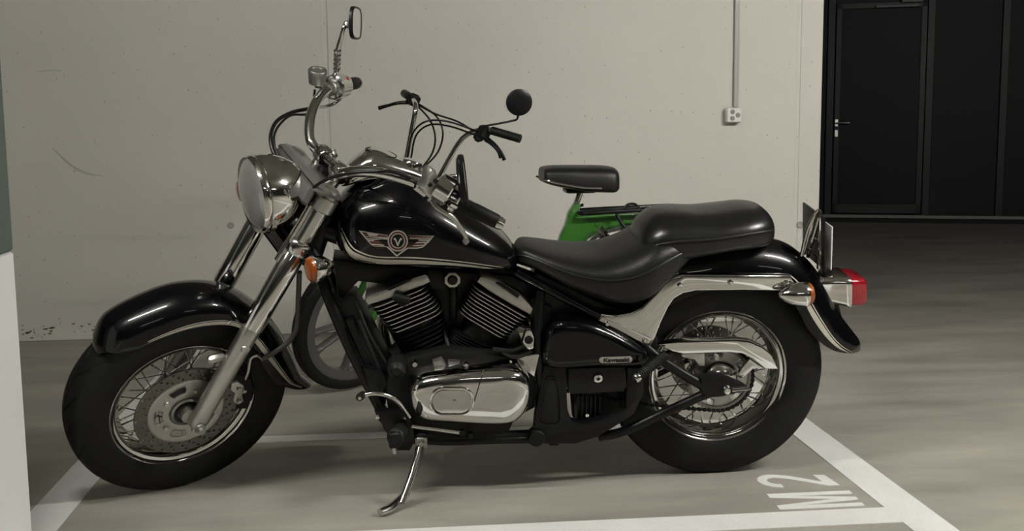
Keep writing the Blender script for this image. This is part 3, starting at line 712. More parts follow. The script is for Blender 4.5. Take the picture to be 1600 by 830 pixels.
# primary cover, domed chrome
out = [(638,615),(640,600),(648,589),(664,581),(690,576),(720,572),(760,570),(797,570),(815,575),(826,588),(830,605),(827,625),(817,643),(800,655),(760,657),(700,653),(665,650),(647,640)]
P = catmull([B(x, y, -.17) for x, y in out], 4, True)
m = MB(); m.dome(P, (0,-.06,0), [(-.9,1.0),(.0,1.0),(.35,.985),(.62,.94),(.80,.85),(.90,.70),(.96,.45),(.98,.2),(.985,.02)])
prim = m.build('primary_cover', CHROME, engine, 60, label='polished chrome engine side cover')
oval = lambda cx, cy, rx, ry: [(cx+math.copysign(rx-ry, math.cos(t))+ry*math.cos(t), cy+ry*math.sin(t)-.05*math.cos(t)*ry) for t in np.linspace(0, 2*PI, 40, endpoint=False)]
P = np.array([B(x, y, -.2285) for x, y in oval(706,627,34,21)]); m = MB(); m.tube(P, .0028, 8, closed=True, smooth=False); m.build('cover_ring', CHROME, prim)
m = MB(); m.dome(np.array([B(x, y, -.2255) for x, y in oval(706,627,31,18)]), (0,-.006,0), [(-2,1),(.3,1),(.8,.96),(1,.8),(1.05,.1)]); insp = m.build('inspection_cover', CHROME2, prim)
m = MB(); m.lathe([(-.0055,.0),(-.005,.006),(0,.0065)], B(710,628,-.232), (0,1,0), 6, caps=False); m.build('cover_bolt', CHROME2, insp)
m = MB(); P = []
for k in range(13):
    t = k/12; P.append(B(756-22*t, 578+72*t, -.2290+.018*abs(2*t-1)**3)) 
m.tube(P, .0016, 6, smooth=False); m.build('cover_joint', SATIN, prim)
for bx, by in ((648,568),(728,570),(658,598),(722,576)):
    m = MB(); m.lathe([(-.012,0),(-.011,.007),(-.006,.009),(.01,.009)], B(bx, by, -.17), (0,1,0), 10, caps=False); m.build('engine_bolt', CHROME2, engine)
# little chrome pieces behind and above the side cover
m = MB(); m.prism([B(x,y,-.14) for x,y in ((806,560),(838,552),(843,555),(835,590),(826,583),(812,572))], (0,.02,0), .004); m.build('rear_cover', CHROME2, engine)
m = MB(); m.prism([B(x,y,-.15) for x,y in ((816,535),(822,515),(830,515),(835,528),(834,545),(827,548),(820,542))], (0,.02,0), .005); ign = m.build('ignition_lock', CHROME, engine)
m = MB(); m.lathe([(-.008,0),(-.008,.009),(-.004,.012),(.004,.012)], B(826,531,-.15), (0,1,0), 20, caps=False); m.build('key_barrel', SATIN, ign)
m = MB(); m.prism([B(x,y,-.15) for x,y in ((676,566),(690,561),(698,572),(694,578),(678,576))], (0,.03,0), .005); m.build('water_fitting', ALU, engine)
m = MB(); m.prism([B(x,y,-.15) for x,y in ((700,565),(718,566),(720,576),(700,578))], (0,.03,0), .005); m.build('water_fitting', ALU, engine)
for P_ in ([(770,545,-.13),(800,548,-.135),(822,540,-.13),(845,535,-.1)], [(560,500,-.12),(585,560,-.13),(600,590,-.12)], [(690,500,-.05),(700,540,-.1),(706,566,-.12)], [(556,470,-.08),(575,520,-.11),(610,580,-.11)], [(785,550,-.13),(805,558,-.14),(830,550,-.13)]):
    btube(P_, .006, 'engine_hose', MATTE, engine)
m = MB(); c_ = B(620,577,-.15); m.lathe([(-.02,0),(-.02,.012),(-.012,.018),(-.008,.026),(.05,.026)], c_, (0,1,0), 28, caps=False); m.build('water_pump', MATTE, engine)
m = MB(); m.prism([B(x,y,-.13) for x,y in ((567,575),(597,580),(605,600),(598,615),(578,612))], (0,.03,0), .004); mt = m.build('engine_mount', SATIN, engine)
for bx, by in ((588,588),(590,608)): m = MB(); m.lathe([(-.006,0),(-.006,.007),(.0,.008)], B(bx,by,-.13), (0,1,0), 6, caps=False); m.build('mount_bolt', MATTE, mt)
m = MB(); m.prism([B(x,y,-.08) for x,y in ((530,470),(555,470),(600,560),(620,600),(590,600),(560,560))], (0,.14,0), .006, True); m.build('electrics_box', MATTE, engine)
m = MB(); m.prism([B(x,y,-.10) for x,y in ((838,470),(862,480),(862,560),(840,560))], (0,.2,0), .006, True); m.build('air_box', MATTE, bike)
# exhaust pipes on the far side
for pts in ([(-.93,.06,.55),(-1.00,.15,.46),(-.93,.19,.30),(-.6,.2,.24),(-.2,.2,.25)], [(-.62,.06,.5),(-.52,.16,.42),(-.45,.2,.34),(-.2,.2,.32)]):
    m = MB(); m.tube(pts, .021, 16); m.build('exhaust_pipe', CHROME2, bike)

# ---- foot controls, side stand
m = MB(); m.prism([B(x,y,-.16) for x,y in ((585,643),(636,645),(646,664),(648,690),(640,705),(614,705),(606,688),(604,672),(590,656))], (0,.03,0), .004); pgb = m.build('footpeg_bracket', SATIN, bike)
for bx, by in ((590,651),(631,653)): m = MB(); m.lathe([(-.008,0),(-.007,.006),(.0,.007)], B(bx,by,-.16), (0,1,0), 6, caps=False); m.build('bracket_bolt', CHROME2, pgb)
c0, c1_ = B(628,672,-.17), B(617,684,-.29)
m = MB(); m.tube([c0, c0+(c1_-c0)*.08, c0+(c1_-c0)*.95, c1_], [.021,.024,.024,.018], 20, smooth=False)
m.box(c0+(c1_-c0)*.97+[0,0,-.008], (.036,.014,.05), None, .006); peg = m.build('footpeg', MATTE, bike)
m = MB(); m.tube([c1_+[-.004,.01,-.03], c1_+[-.002,.008,-.052]], .006, 8); m.build('feeler', ALU, peg)
sh_ = btube([(640,652,-.18),(622,628,-.20),(604,618,-.21),(585,615,-.215),(570,617,-.215)], .0065, 'shift_lever', CHROME2)
m = MB(); c_ = B(561,621,-.235); m.tube([B(566,617,-.20), B(562,621,-.255)], .011, 14); m.build('toe_rubber', MATTE, sh_)
m = MB(); m.tube([B(563,622,-.255), B(562,623,-.262)], .005, 10); m.build('toe_cap', CHROME2, sh_)
btube([(643,666,-.17),(718,676,-.17)], .006, 'shift_rod', CHROME2)
m = MB(); m.lathe([(-.006,0),(-.006,.009),(.01,.009)], B(722,676,-.17), (0,1,0), 12, caps=False); m.build('rod_joint', SATIN, bike)
btube([(735,676,-.15),(735,684,-.15)], .008, 'clamp')
top = B(658,692,-.15)
R_ = BR
foot = BR.T@(F(603,806)-BO); foot2 = BR.T@(F(628,795)+[0,0,.012]-BO)
m = MB(); mid = BR.T@(F(628,797)+np.array([0,0,.02])-BO)
m.tube([top, top+(mid-top)*.5+[.004,0,0], mid], [.013,.0115,.010], 14); 
ks = m.build('side_stand', CHROME2, bike)
fA = BR.T@(F(636,786)+np.array([0,0,.030])-BO); fB = BR.T@(F(612,801)+np.array([0,0,.0145])-BO); fC = BR.T@(F(594,808)+np.array([0,0,.0125])-BO)
m = MB(); m.tube([fA, fB, fC], [.010,.013,.011], 12, flat=1.1); m.build('stand_foot', CHROME2, ks)
m = MB(); m.box(top+[0,0,.005], (.035,.03,.04), None, .005); m.lathe([(-.024,0),(-.023,.008),(-.014,.010)], top+[0,0,.006], (0,1,0), 12, caps=False); m.build('stand_pivot', ALUD, ks)
btube([(652,700,-.13),(648,730,-.14),(640,745,-.15)], .005, 'stand_spring', SATIN, ks)
btube([(640,687,-.13),(700,690,-.13),(760,688,-.13),(860,686,-.13)], .012, 'lower_rail')

# ---- battery box plate, tool box, side cover
def bprism(pts, lat, dep, bev, name, m_, par=bike, both=False, **k):
    m = MB(); m.prism([B(x, y, lat) for x, y in pts], (0, dep, 0), bev, both); return m.build(name, m_, par, **k)
plate = bprism([(850,573),(884,573),(887,640),(893,658),(910,664),(950,652),(978,640),(980,575),(1004,575),(1006,615),(990,648),(960,668),(935,683),(900,694),(850,694),(832,688),(836,650)], -.145, .03, .004, 'frame_plate', SATIN)
bprism([(853,595),(862,589),(871,595),(874,640),(873,658),(866,663),(846,662),(843,655)], -.150, .01, .003, 'plate_panel', MATTE, plate)
P = catmull([B(x,y,-.151) for x,y in ((852,598),(862,590),(872,598),(876,640),(874,660),(860,664),(844,661),(843,650))], 4, True)
m = MB(); m.tube(P, .0022, 6, closed=True, smooth=False); m.build('panel_rim', SATIN, plate)
m = MB(); m.lathe([(-.016,0),(-.015,.022),(-.010,.026),(.02,.026)], B(838,683,-.14), (0,1,0), 28, caps=False); m.build('pivot_cap', MATTE, plate)
bprism([(858,688),(873,688),(873,697),(858,697)], -.14, .03, .003, 'foot_lug', SATIN, plate)
tb = bprism([(888,576),(978,573),(980,605),(974,613),(950,614),(895,617),(888,612)], -.150, .10, .006, 'tool_box', SATIN)
m = MB(); m.lathe([(-.012,0),(-.012,.006),(-.010,.0125),(0,.0135)], B(934,590,-.15), (0,1,0), 24, caps=False); tl = m.build('box_lock', CHROME, tb)
m = MB(); m.lathe([(-.0125,0),(-.0125,.005),(-.0115,.0055)], B(934,590,-.15), (0,1,0), 16, caps=False); m.build('keyhole', SATIN, tl)
m = MB(); m.prism([B(x,y,-.085) for x,y in ((838,428),(880,445),(950,478),(1010,500),(1030,535),(1012,565),(845,565))], (0,.17,0), .006, True); m.build('battery_box', SATIN, bike)
bprism([(893,617),(975,612),(976,640),(950,650),(910,662),(896,655)], -.06, .04, .003, 'inner_panel', MATTE)
rg = bprism([(898,618),(938,616),(938,652),(900,656)], -.10, .03, .003, 'regulator', SATIN)
for k in range(6):
    x_ = 901+k*7; bprism([(x_,619),(x_+2.4,619),(x_+2.4,655),(x_,656)], -.118, .02, .001, 'cooling_fin', SATIN, rg)
m = MB(); m.lathe([(-.008,0),(-.008,.006),(.004,.006)], B(917,648,-.115), (0,1,0), 6, caps=False); m.build('regulator_bolt', CHROME2, rg)
bprism([(896,655),(906,652),(908,662),(903,664)], -.09, .01, .001, 'wire_clip', ALU, rg)
P = catmull([B(x, y, -.14) for x, y in ((853,572),(851,530),(862,505),(882,497),(920,500),(965,518),(1005,543),(1013,556),(1000,570),(930,571))], 5, True)
m = MB(); m.dome(P, (0,-.035,0), [(-2.6,1),(-.3,1),(.1,.985),(.4,.95),(.65,.88),(.84,.76),(.95,.58),(.99,.4),(1,.2),(1,.02)]); sc_ = m.build('side_cover', BLACK, bike, 60, label='gloss black side cover with small silver badge')
def on_plane_text(txt, size, origin, ux, uz, nrm_, m_, par, name, wscale=1):
    V, f = textmesh(txt, size); m = MB(); V2 = origin+V[:,:1]*ux*wscale+V[:,1:2]*uz+V[:,2:3]*nrm_; m.add(V2, f); return m.build(name, m_, par, 20)
pbd = [(941+4.6*math.cos(t), 563.4+4.7*math.sin(t)) for t in np.linspace(PI*.5, PI*1.5, 9)]+[(984+4.6*math.cos(t), 562.4+4.7*math.sin(t)) for t in np.linspace(-PI*.5, PI*.5, 9)]
bd = bprism(pbd, -.178, .03, .0015, 'badge', BADGE, sc_)
a_, b_ = B(940,563.6,-.1795), B(986,562.6,-.1795); ux = (b_-a_)/np.linalg.norm(b_-a_); uz = np.array([-ux[2], 0, ux[0]]); 
on_plane_text('Kawasaki', .0178, (a_+b_)/2, ux, uz, np.array([0,-1.,0]), SATIN, bd, 'badge_lettering', 1.12)
m = MB(); m.lathe([(-.008,0),(-.008,.007),(.004,.009)], B(1000,560,-.170), (0,1,0), 14, caps=False); m.build('cover_screw', SATIN, sc_)

# ---- swing arm, guard, passenger peg
for sd in (-1, 1):
    def mir(p): q_ = B(*p); return np.array([q_[0], -sd*q_[1], q_[2]])
    m = MB(); m.tube([mir((975,505,-.09)), mir((1015,548,-.125)), mir((1060,580,-.13)), mir((1105,606,-.135))], .0155, 12); sa_ = m.build('swing_arm', SATIN, bike)
    m = MB(); m.tube([mir((935,683,-.11)), mir((975,674,-.12)), mir((1040,644,-.13)), mir((1110,612,-.135))], .0145, 12); m.build('lower_arm', SATIN, sa_)
    m = MB(); P = [mir((x,y,-.15)) for x,y in ((1095,592),(1110,588),(1135,591),(1160,601),(1169,607),(1160,613),(1128,620),(1110,622),(1096,615))]
    m.prism(P, (0, -sd*.0+sd*-.03 if sd>0 else .03, 0), .004); m.build('axle_plate', SATIN, sa_)
    m = MB(); m.lathe([(-sd*-.0,0)]*0+[(sd*.165,.0),(sd*.164,.009),(sd*.158,.013),(sd*.148,.014)], AXR+[.0,0,.0], (0,1,0), 6 if 0 else 12, caps=False); m.build('axle_nut', CHROME, sa_)
    m = MB(); m.tube([AXR+[.015,sd*.155,.0], AXR+[.07,sd*.153,.001]], [.006,.004], 8, smooth=False); m.build('chain_adjuster', CHROME2, sa_)
gd = bprism([(1028,539),(1060,534),(1150,531.5),(1172,534),(1192,543),(1206,556),(1216,577),(1196,577.5),(1188,571),(1175,560),(1160,553),(1140,551),(1068,554),(1050,550)], -.115, .03, .004, 'chain_guard', CHROME, label='chrome chain guard')
bprism([(1152,588),(1160,575),(1172,560),(1186,570),(1196,577),(1178,576),(1165,588),(1157,592)], -.118, .015, .003, 'guard_bracket', CHROME2, gd)
bprism([(1066,554),(1101,553),(1101,572),(1093,572),(1085,562),(1066,558)], -.118, .012, .002, 'guard_bracket', ALU, gd)
a_, b_ = B(1040,555,-.16), B(998,588,-.20); dpg = (b_-a_)
m = MB(); nP = 30; m.tube([a_+dpg*k/nP for k in range(nP+1)], [.0155 if k % 2 else .0135 for k in range(nP+1)], 14, smooth=False); pp = m.build('passenger_peg', MATTE, bike)
m = MB(); m.tube([a_+dpg*.99, a_+dpg*1.03, a_+dpg*1.12, a_+dpg*1.16], [.013,.0145,.0145,.011], 16, smooth=False); m.build('peg_cap', CHROME, pp)

# ---- rear lamps, plate
def lens_pair(c, ax, r, L, body, lensm, name, xf=None, par=bike, label=None, lt=.16):
    m = MB(xf); ax = np.array(ax, float); ax /= np.linalg.norm(ax)
    pr = [(0,r*1.02),(L*.12,r*1.0),(L*.35,r*.93),(L*.6,r*.75),(L*.8,r*.5),(L*.93,r*.25),(L,0.001)]
    m.lathe([(-L*.04,r*.98)]+pr, c, ax, 32); b_ = m.build(name, body, par, 50, label=label)
    m = MB(xf); m.lathe([(-L*lt,.001),(-L*lt*.98,r*.4),(-L*lt*.9,r*.75),(-L*lt*.6,r*.93),(0,r*.97)], c, ax, 32); m.build('lens', lensm, b_, 60)
    return b_
for sd in (-1, 1):
    c_ = B(1259,460,-.155); c_[1] *= -sd
    b_ = lens_pair(c_, (-1,0,0), .036, .082, CHROME, AMBER, 'turn_signal', label='chrome bullet rear indicator with amber lens', lt=.24)
    m = MB(); m.tube([c_+[-.03,0,0], np.array([c_[0]-.03, sd*.09, c_[2]+.01])], .011, 12); m.build('signal_stem', CHROME, b_)
PT = [(1272,432),(1318,426),(1330,430),(1332,440),(1332,462),(1328,472),(1300,472)]
lc = B(1325,449,0)
def rrect(x, zc, hh, hwd, r, tilt=0):
    out = []
    for (sy, sz, a0_) in ((1,1,0),(-1,1,90),(-1,-1,180),(1,-1,270)):
        for j in range(5):
            t = math.radians(a0_+90*j/4); out.append((x+tilt*(sz*(hh-r)+r*math.sin(t)), sy*(hwd-r)+r*math.cos(t), zc+sz*(hh-r)+r*math.sin(t)))
    return np.array(out)
xc, zc_ = lc[0]-.018, lc[2]
m = MB(); m.rings([rrect(xc-.11,zc_+.008,.036,.048,.02,-.3), rrect(xc-.06,zc_+.006,.041,.055,.02,-.15), rrect(xc-.012,zc_+.002,.045,.062,.018,-.1), rrect(xc+.0,zc_,.048,.066,.018,-.08), rrect(xc+.006,zc_,.047,.064,.018,-.08)]); tl_ = m.build('tail_light', CHROME, bike, 60, label='chrome tail lamp housing with red lens')
m = MB(); m.rings([rrect(xc+.006,zc_,.045,.062,.018,-.08), rrect(xc+.045,zc_-.001,.044,.058,.016,-.05), rrect(xc+.056,zc_-.002,.038,.052,.015,-.05), rrect(xc+.059,zc_-.002,.02,.03,.012,-.05)]); m.build('lens', RED, tl_, 50)
bprism([(1288,425),(1300,420),(1312,480),(1322,520),(1314,515),(1300,480)], -.03, .06, .004, 'lamp_bracket', SATIN)
# plate: tilted, seen from behind its left edge
pa, pb_, pc_, pd = B(1299,354,-.085), B(1298,424,-.085), B(1281,413,.085), B(1283,337,.085)
pcx = (pa+pb_+pc_+pd)/4
xt, zt_, zb_ = .325, .79, .655
def plq(dx, hw_, zt0, zb0, r): return [(dx, -hw_, zb0), (dx, hw_, zb0), (dx+.012, hw_, zt0), (dx+.012, -hw_, zt0)]
ptop, pbot = B(1300,355,-.09), B(1298,422,-.09)
P = [np.array([pbot[0], -.09, pbot[2]]), np.array([ptop[0], -.09, ptop[2]]), np.array([ptop[0], .09, ptop[2]]), np.array([pbot[0], .09, pbot[2]])]
m = MB(); m.prism(P, (.003,0,0), .0008); npl = m.build('number_plate', PLATE, bike, label='white number plate seen edge on')
bt, bb = B(1279,333,-.05), B(1286,425,-.03)
m = MB()
ca, cb = B(1268,322,0), B(1282,360,0)
fr = [B(1268,320,.06), B(1283,324,.02), B(1298,352,-.09), B(1293,372,-.09), B(1277,345,0), B(1268,345,.05)]
m = MB(); m.tube([B(1252,400,-.05), B(1262,360,-.05), B(1277,330,-.06), B(1283,345,-.07), B(1279,420,-.06)], .006, 8); br_ = m.build('plate_bracket', CHROME, bike)
m = MB(); xo = ptop[0]-.008; xo2 = pbot[0]-.01
m.prism([np.array([xo-.022, -.095, ptop[2]+.030]), np.array([xo-.022, .085, ptop[2]+.030]), np.array([xo2-.012, .095, pbot[2]]), np.array([xo2-.012, -.095, pbot[2]])], (.006,0,0), .001); m.build('plate_backing', SATIN, br_)
m = MB(); m.tube([B(1255,398,-.04), B(1274,332,-.06)], .005, 8); m.tube([B(1262,402,-.03), B(1280,340,-.055)], .005, 8); m.tube([B(1258,385,-.03), B(1284,405,-.06)], .005, 8); m.tube([B(1264,366,-.03), B(1287,378,-.06)], .005, 8); m.build('bracket_brace', CHROME, br_)
for py in (352, 395): m = MB(); m.lathe([(0,0.0),(0,.006),(.006,.006),(.006,0)], B(1285,py,-.07), (-1,0,0), 10, caps=False); m.build('plate_bolt', CHROME, br_)

# ================================================================== FORK ASSEMBLY (turned left)
def stube(pts, r, name, m_, par=bike, label=None, **k):
    m = MB(steer); m.tube([S(*p) for p in pts], r, k.pop('n', 14), **k); return m.build(name, m_, par, label=label)
f0 = np.array([-1.584, 0, .304]); f1 = np.array([-1.170, 0, 1.005]); fd = (f1-f0)/np.linalg.norm(f1-f0)
for sd in (-1, 1):
    y_ = np.array([0, sd*.115, 0]); Lf = lambda a: f0+fd*a+y_
    m = MB(steer); m.tube([Lf(-.014), Lf(-.010), Lf(.004), Lf(.30), Lf(.335), Lf(.340)], [.018,.024,.0275,.0275,.0285,.026], 24, smooth=False)
    fk = m.build('fork_slider', ALU, bike, 60, label='satin aluminium lower fork leg')
    m = MB(steer); m.lathe([(sd*.028,.017),(sd*.034,.016),(sd*.034,.011),(sd*.045,.010),(sd*.046,.0)], Lf(.0)-[0,0,0], (0,1,0), 24); m.build('axle_cap', ALUD, fk)
    m = MB(steer); m.tube([Lf(.338), Lf(.34), Lf(.60), Lf(.602)], [.028,.0315,.0315,.029], 28, smooth=False); m.build('fork_cover', CHROME, bike, 60)
    m = MB(steer); m.tube([Lf(.598), Lf(.78)], .026, 28, smooth=False); m.build('fork_tube', CHROME2, bike, 60)
    m = MB(steer); m.tube([Lf(.59), Lf(.595), Lf(.625), Lf(.63)], [.031,.035,.035,.031], 28, smooth=False); m.build('fork_clamp', CHROME2, bike)
    m = MB(steer); m.tube([Lf(.732), Lf(.735), Lf(.772), Lf(.776), Lf(.797), Lf(.80), Lf(.80)], [.030,.034,.034,.028,.024,.020,.0], 28, smooth=False); m.build('fork_cap', ALU, bike)
    m = MB(steer); q_ = Lf(.60); q2_ = Lf(.78); m.tube([q_+[-.05,-sd*.012,-.03], q2_+[-.045,-sd*.012,-.03]], .0115, 12, smooth=False); m.build('headlight_stay', CHROME2, bike)
    m = MB(steer); m.lathe([(sd*.030,0),(sd*.029,.012),(sd*.022,.015),(sd*.0,.015)], Lf(.302)+[-.012,0,-.02], (0,1,0), 14, caps=False); m.build('fender_lug', ALU, fk)
ang_f = math.atan2(fd[0], fd[2]); Rf = RY(ang_f)
m = MB(steer); m.box(f0+fd*.612+[.01,0,0], (.07,.25,.030), Rf, .008); m.build('lower_yoke', SATIN, bike)
m = MB(steer); m.box(f0+fd*.612+[-.035,0,-.01], (.02,.24,.045), Rf, .008); m.build('yoke_cover', CHROME2, bike)
m = MB(steer); m.box(f0+fd*.785+Rf@np.array([-.012,0,.0]), (.085,.285,.026), Rf, .010); m.box(f0+fd*.770+Rf@np.array([-.052,0,-.01]), (.022,.25,.06), Rf, .009); m.build('upper_yoke', YOKE, bike, label='grey upper fork bridge')
m = MB(steer); m.tube([f0+fd*.63+[.04,0,0], f0+fd*.79+[.04,0,0]], .025, 16, smooth=False); m.build('steering_stem', SATIN, bike)
# caliper and brake hose on the left leg
m = MB(steer); m.prism([S(x,y,-.085) for x,y in ((362,600),(372,597),(382,603),(384,612),(379,618),(382,628),(372,634),(364,628),(367,616),(360,610))], (0,.03,0), .005); cal = m.build('brake_caliper', ALU, bike, label='silver front brake caliper')
m = MB(steer); m.prism([S(x,y,-.07) for x,y in ((352,600),(366,585),(392,592),(398,615),(386,640),(366,640),(358,620))], (0,.035,0), .005); m.build('caliper_body', MATTE, cal)
for bx, by in ((373,607),(373,626),(381,610)): m = MB(steer); m.lathe([(-.008,0),(-.008,.006),(.0,.0075)], S(bx,by,-.085), (0,1,0), 8, caps=False); m.build('caliper_bolt', CHROME2, cal)
stube([(468,425,-.10),(466,470,-.09),(464,510,-.09),(452,533,-.09),(430,550,-.09),(408,562,-.095)], .0075, 'brake_hose', HOSE)
stube([(410,562,-.095),(402,556,-.10),(392,560,-.10),(388,580,-.09),(384,592,-.08)], .005, 'hose_union', CHROME2)
# headlight
lc_ = S(397,304,0); la = np.array([-1,0,.02]); 
hl = MB(steer); hl.lathe([(-.004,.098),(-.008,.103),(.000,.107),(.010,.107),(.014,.104),(.016,.106),(.03,.107),(.055,.104),(.085,.094),(.115,.077),(.14,.055),(.158,.032),(.166,.014),(.168,.001)], lc_, -la, 56)
head = hl.build('headlight', CHROME, bike, 40, label='round chrome headlight with ribbed clear lens')
m = MB(steer); m.lathe([(-.026,.001),(-.024,.04),(-.018,.07),(-.008,.093),(.0,.101)], lc_, -la, 48); m.build('lens', LENS, head, 70)
m = MB(steer); m.tube([lc_+[.07,0,-.10], lc_+[.10,0,-.16], f0+fd*.612+[-.04,0,0]], .018, 12); m.build('lamp_bracket', SATIN, head)
m = MB(steer); m.tube([lc_+[.16,-.03,.0], lc_+[.20,-.05,-.04], lc_+[.19,-.05,-.10]], .015, 10); m.build('wiring_boot', MATTE, head)
# indicators beside the fork
cS = S(489,421,-.20); print('signal', cS)
for sd in (-1, 1):
    c_ = cS.copy() if sd < 0 else S(381,298,.20)
    b_ = lens_pair(c_, (1,0,-.05), .037, .062, CHROME, AMBER, 'turn_signal', xf=steer, label='chrome bullet front indicator with amber lens', lt=.25)
    m = MB(steer); m.tube([c_+[.03,0,0], np.array([c_[0]+.03, sd*.13, c_[2]+.015]), f0+fd*.60+[.0,sd*.12,0]], .010, 12); m.build('signal_stem', SATIN, b_)
# handlebar
BARH = [(.0,-1.122,.992),(.055,-1.132,.998),(.10,-1.148,1.022),(.16,-1.124,1.058),(.235,-1.068,1.077),(.315,-.99,1.063),(.38,-.915,1.035),(.44,-.852,1.0)]
BL = [np.array([x, -l, z_]) for l, x, z_ in BARH[::-1]]+[np.array([x, l, z_]) for l, x, z_ in BARH[1:]]
m = MB(steer); m.tube(BL, .0150, 20, sub=8); bar = m.build('handlebar', CHROME, bike, 60, label='wide swept chrome handlebar')
for sd in (-1, 1):
    c_ = np.array([-1.128, sd*.050, .997]); base = np.array([-1.172, sd*.050, .938])
    m = MB(steer); m.tube([base-[.01,0,.015], base, c_-[.012,0,.016]], [.025,.017,.021], 20, smooth=False)
    m.lathe([(-.021,.020),(-.020,.0265),(-.017,.0285),(.017,.0285),(.020,.0265),(.021,.020)], c_, (0,1,0), 28)
    m.box(c_+RY(.5)@np.array([0,0,.016]), (.064,.038,.020), RY(.5), .007); m.build('riser', CHROME, bar)
    for dx in (-.017, .017):
        m = MB(steer); b0_ = c_+RY(.5)@np.array([dx*1.2,0,.02]); m.tube([b0_, b0_+RY(.5)@np.array([0,0,.008])], .006, 8); m.build('riser_bolt', CHROME2, bar)
def barpt(sd, t): # t along outer part: 0 at l=.315, 1 at l=.44
    a = np.array([-.99, sd*.315, 1.063]); b = np.array([-.852, sd*.44, 1.0]); return a+(b-a)*t
for sd in (-1, 1):
    gd_ = barpt(sd,1)-barpt(sd,0); gu = gd_/np.linalg.norm(gd_)
    e_ = barpt(sd, 1.0)
    m = MB(steer); s_ = barpt(sd, .40); m.tube([s_, s_+gu*.004, e_-gu*.006, e_], [.0185,.0205,.0195,.0185], 20, smooth=False); m.build('grip', MATTE, bar)
    m = MB(steer); m.tube([e_, e_+gu*.004, e_+gu*.010, e_+gu*.011, e_+gu*.018, e_+gu*.019], [.018,.0185,.0185,.016,.016,.012], 20, smooth=False); m.build('bar_end', CHROME, bar)
    m = MB(steer); m.tube([barpt(sd,.03), barpt(sd,.05), barpt(sd,.40), barpt(sd,.42)], [.031,.037,.037,.033], 24, smooth=False); sw_ = m.build('switch_housing', CHROME2, bar)
    m = MB(steer); m.tube([barpt(sd,-.12), barpt(sd,-.10), barpt(sd,.03), barpt(sd,.05)], [.020,.024,.024,.020], 16, smooth=False); pch = m.build('lever_perch', ALU, bar, label='silver lever perch')
m = MB(steer); m.prism([S(x,y,-.385) for x,y in ((660,296),(666,287),(669,273),(675,266),(682,268),(684,277),(682,292),(679,304),(675,313),(669,309),(663,303))], (0,.035,0), .005, True); pb_ = m.build('perch_block', ALU, bar, label='silver clutch lever perch')
m = MB(steer); m.lathe([(-.002,0),(-.002,.0055),(.001,.006)], S(672,289,-.386), (0,1,0), 16, caps=False); m.build('pivot_bolt', SATIN, pb_)
m = MB(steer); m.tube([S(648,292,-.36), S(664,304,-.37)], .008); m.build('cable_adjuster', CHROME, bar)
lv = [(676,312,-.36),(684,324,-.38),(697,333,-.40),(708,341,-.41),(717,353,-.42),(725,365,-.43),(729,375,-.435)]
m = MB(steer); m.tube([S(*p) for p in lv], [.011,.010,.0085,.0075,.0065,.006,.006], 12); m.lathe([(-.0095,.001),(-.008,.006),(0,.0097),(.008,.006),(.0095,.001)], S(728,377,-.437), (0,0,1), 16); m.build('clutch_lever', ALU, bar, label='silver clutch lever with ball end')
m = MB(steer); a_, b_ = S(684,289,-.385), S(706,303,-.415); m.tube([a_, a_+(b_-a_)*.08, a_+(b_-a_)*.92, b_], [.033,.037,.037,.033], 28, smooth=False); swb = m.build('switch_box', CHROME, bar, label='chrome switch box beside the left grip')
m = MB(steer); m.lathe([(-.004,0),(-.003,.006),(.004,.006)], S(681,283,-.425), (0,1,0), 12, caps=False); m.build('switch_screw', SATIN, swb)
m = MB(steer); m.tube([S(702,318,-.42), S(712,323,-.42)], .008); m.build('indicator_switch', CHROME, bar)
m = MB(steer); m.tube([S(690,318,-.38), S(700,322,-.39)], .014); m.build('choke_knob', SATIN, bar)
# right side: master cylinder, brake lever, throttle, kill switch
c_ = S(496,117,.30)
m = MB(steer); up = np.array([.0,0,1.])
m.lathe([(-.030,.015),(-.026,.024),(.0,.027),(.014,.028),(.017,.026),(.018,.019),(.015,.018),(.015,0)], c_, (.05,0,1), 32); mc = m.build('brake_reservoir', ALUD, bar, label='round silver brake fluid reservoir')
m = MB(steer); m.tube([c_-[0,0,.03], S(512,137,.32)], .012); m.build('reservoir_neck', CHROME2, mc)
stube([(538,146,.36),(525,160,.38),(510,166,.36),(490,167,.30)], .0055, 'throttle_cable', CHROME2, bar)
m = MB(steer); m.tube([barpt(1,.12)+[0,0,.004], barpt(1,.34)+[0,0,.004]], .0315, 16, smooth=False); m.build('kill_switch_housing', ALUD, bar)
m = MB(steer); ksw = S(543,128,.345); m.box(ksw, (.012,.018,.034), RY(-.3), .003); m.build('kill_switch', REDT, bar)
m = MB(steer); P = [(482,170,.26),(455,176,.22),(432,190,.18),(423,212,.12),(426,235,.08),(436,252,.05)]
m.tube([S(*p) for p in P], .0055, 10); m.build('brake_line', SATIN, bike)
stube([(492,140,.30),(489,160,.29),(480,178,.24),(455,180,.2),(436,196,.16),(428,215,.12),(432,238,.08),(442,252,.05)], .0035, 'throttle_line', SATIN)
stube([(484,298,-.10),(500,286,-.14),(520,277,-.18),(550,270,-.22),(585,268,-.26),(610,268,-.28),(640,278,-.30),(658,298,-.33)], .0045, 'clutch_cable', SATIN)
stube([(548,300,-.06),(580,290,-.12),(605,272,-.2),(640,280,-.30),(665,296,-.34)], .0038, 'switch_wire', SATIN)
stube([(600,262,-.24),(625,270,-.27),(650,285,-.31)], .006, 'cable_sheath', CHROME)
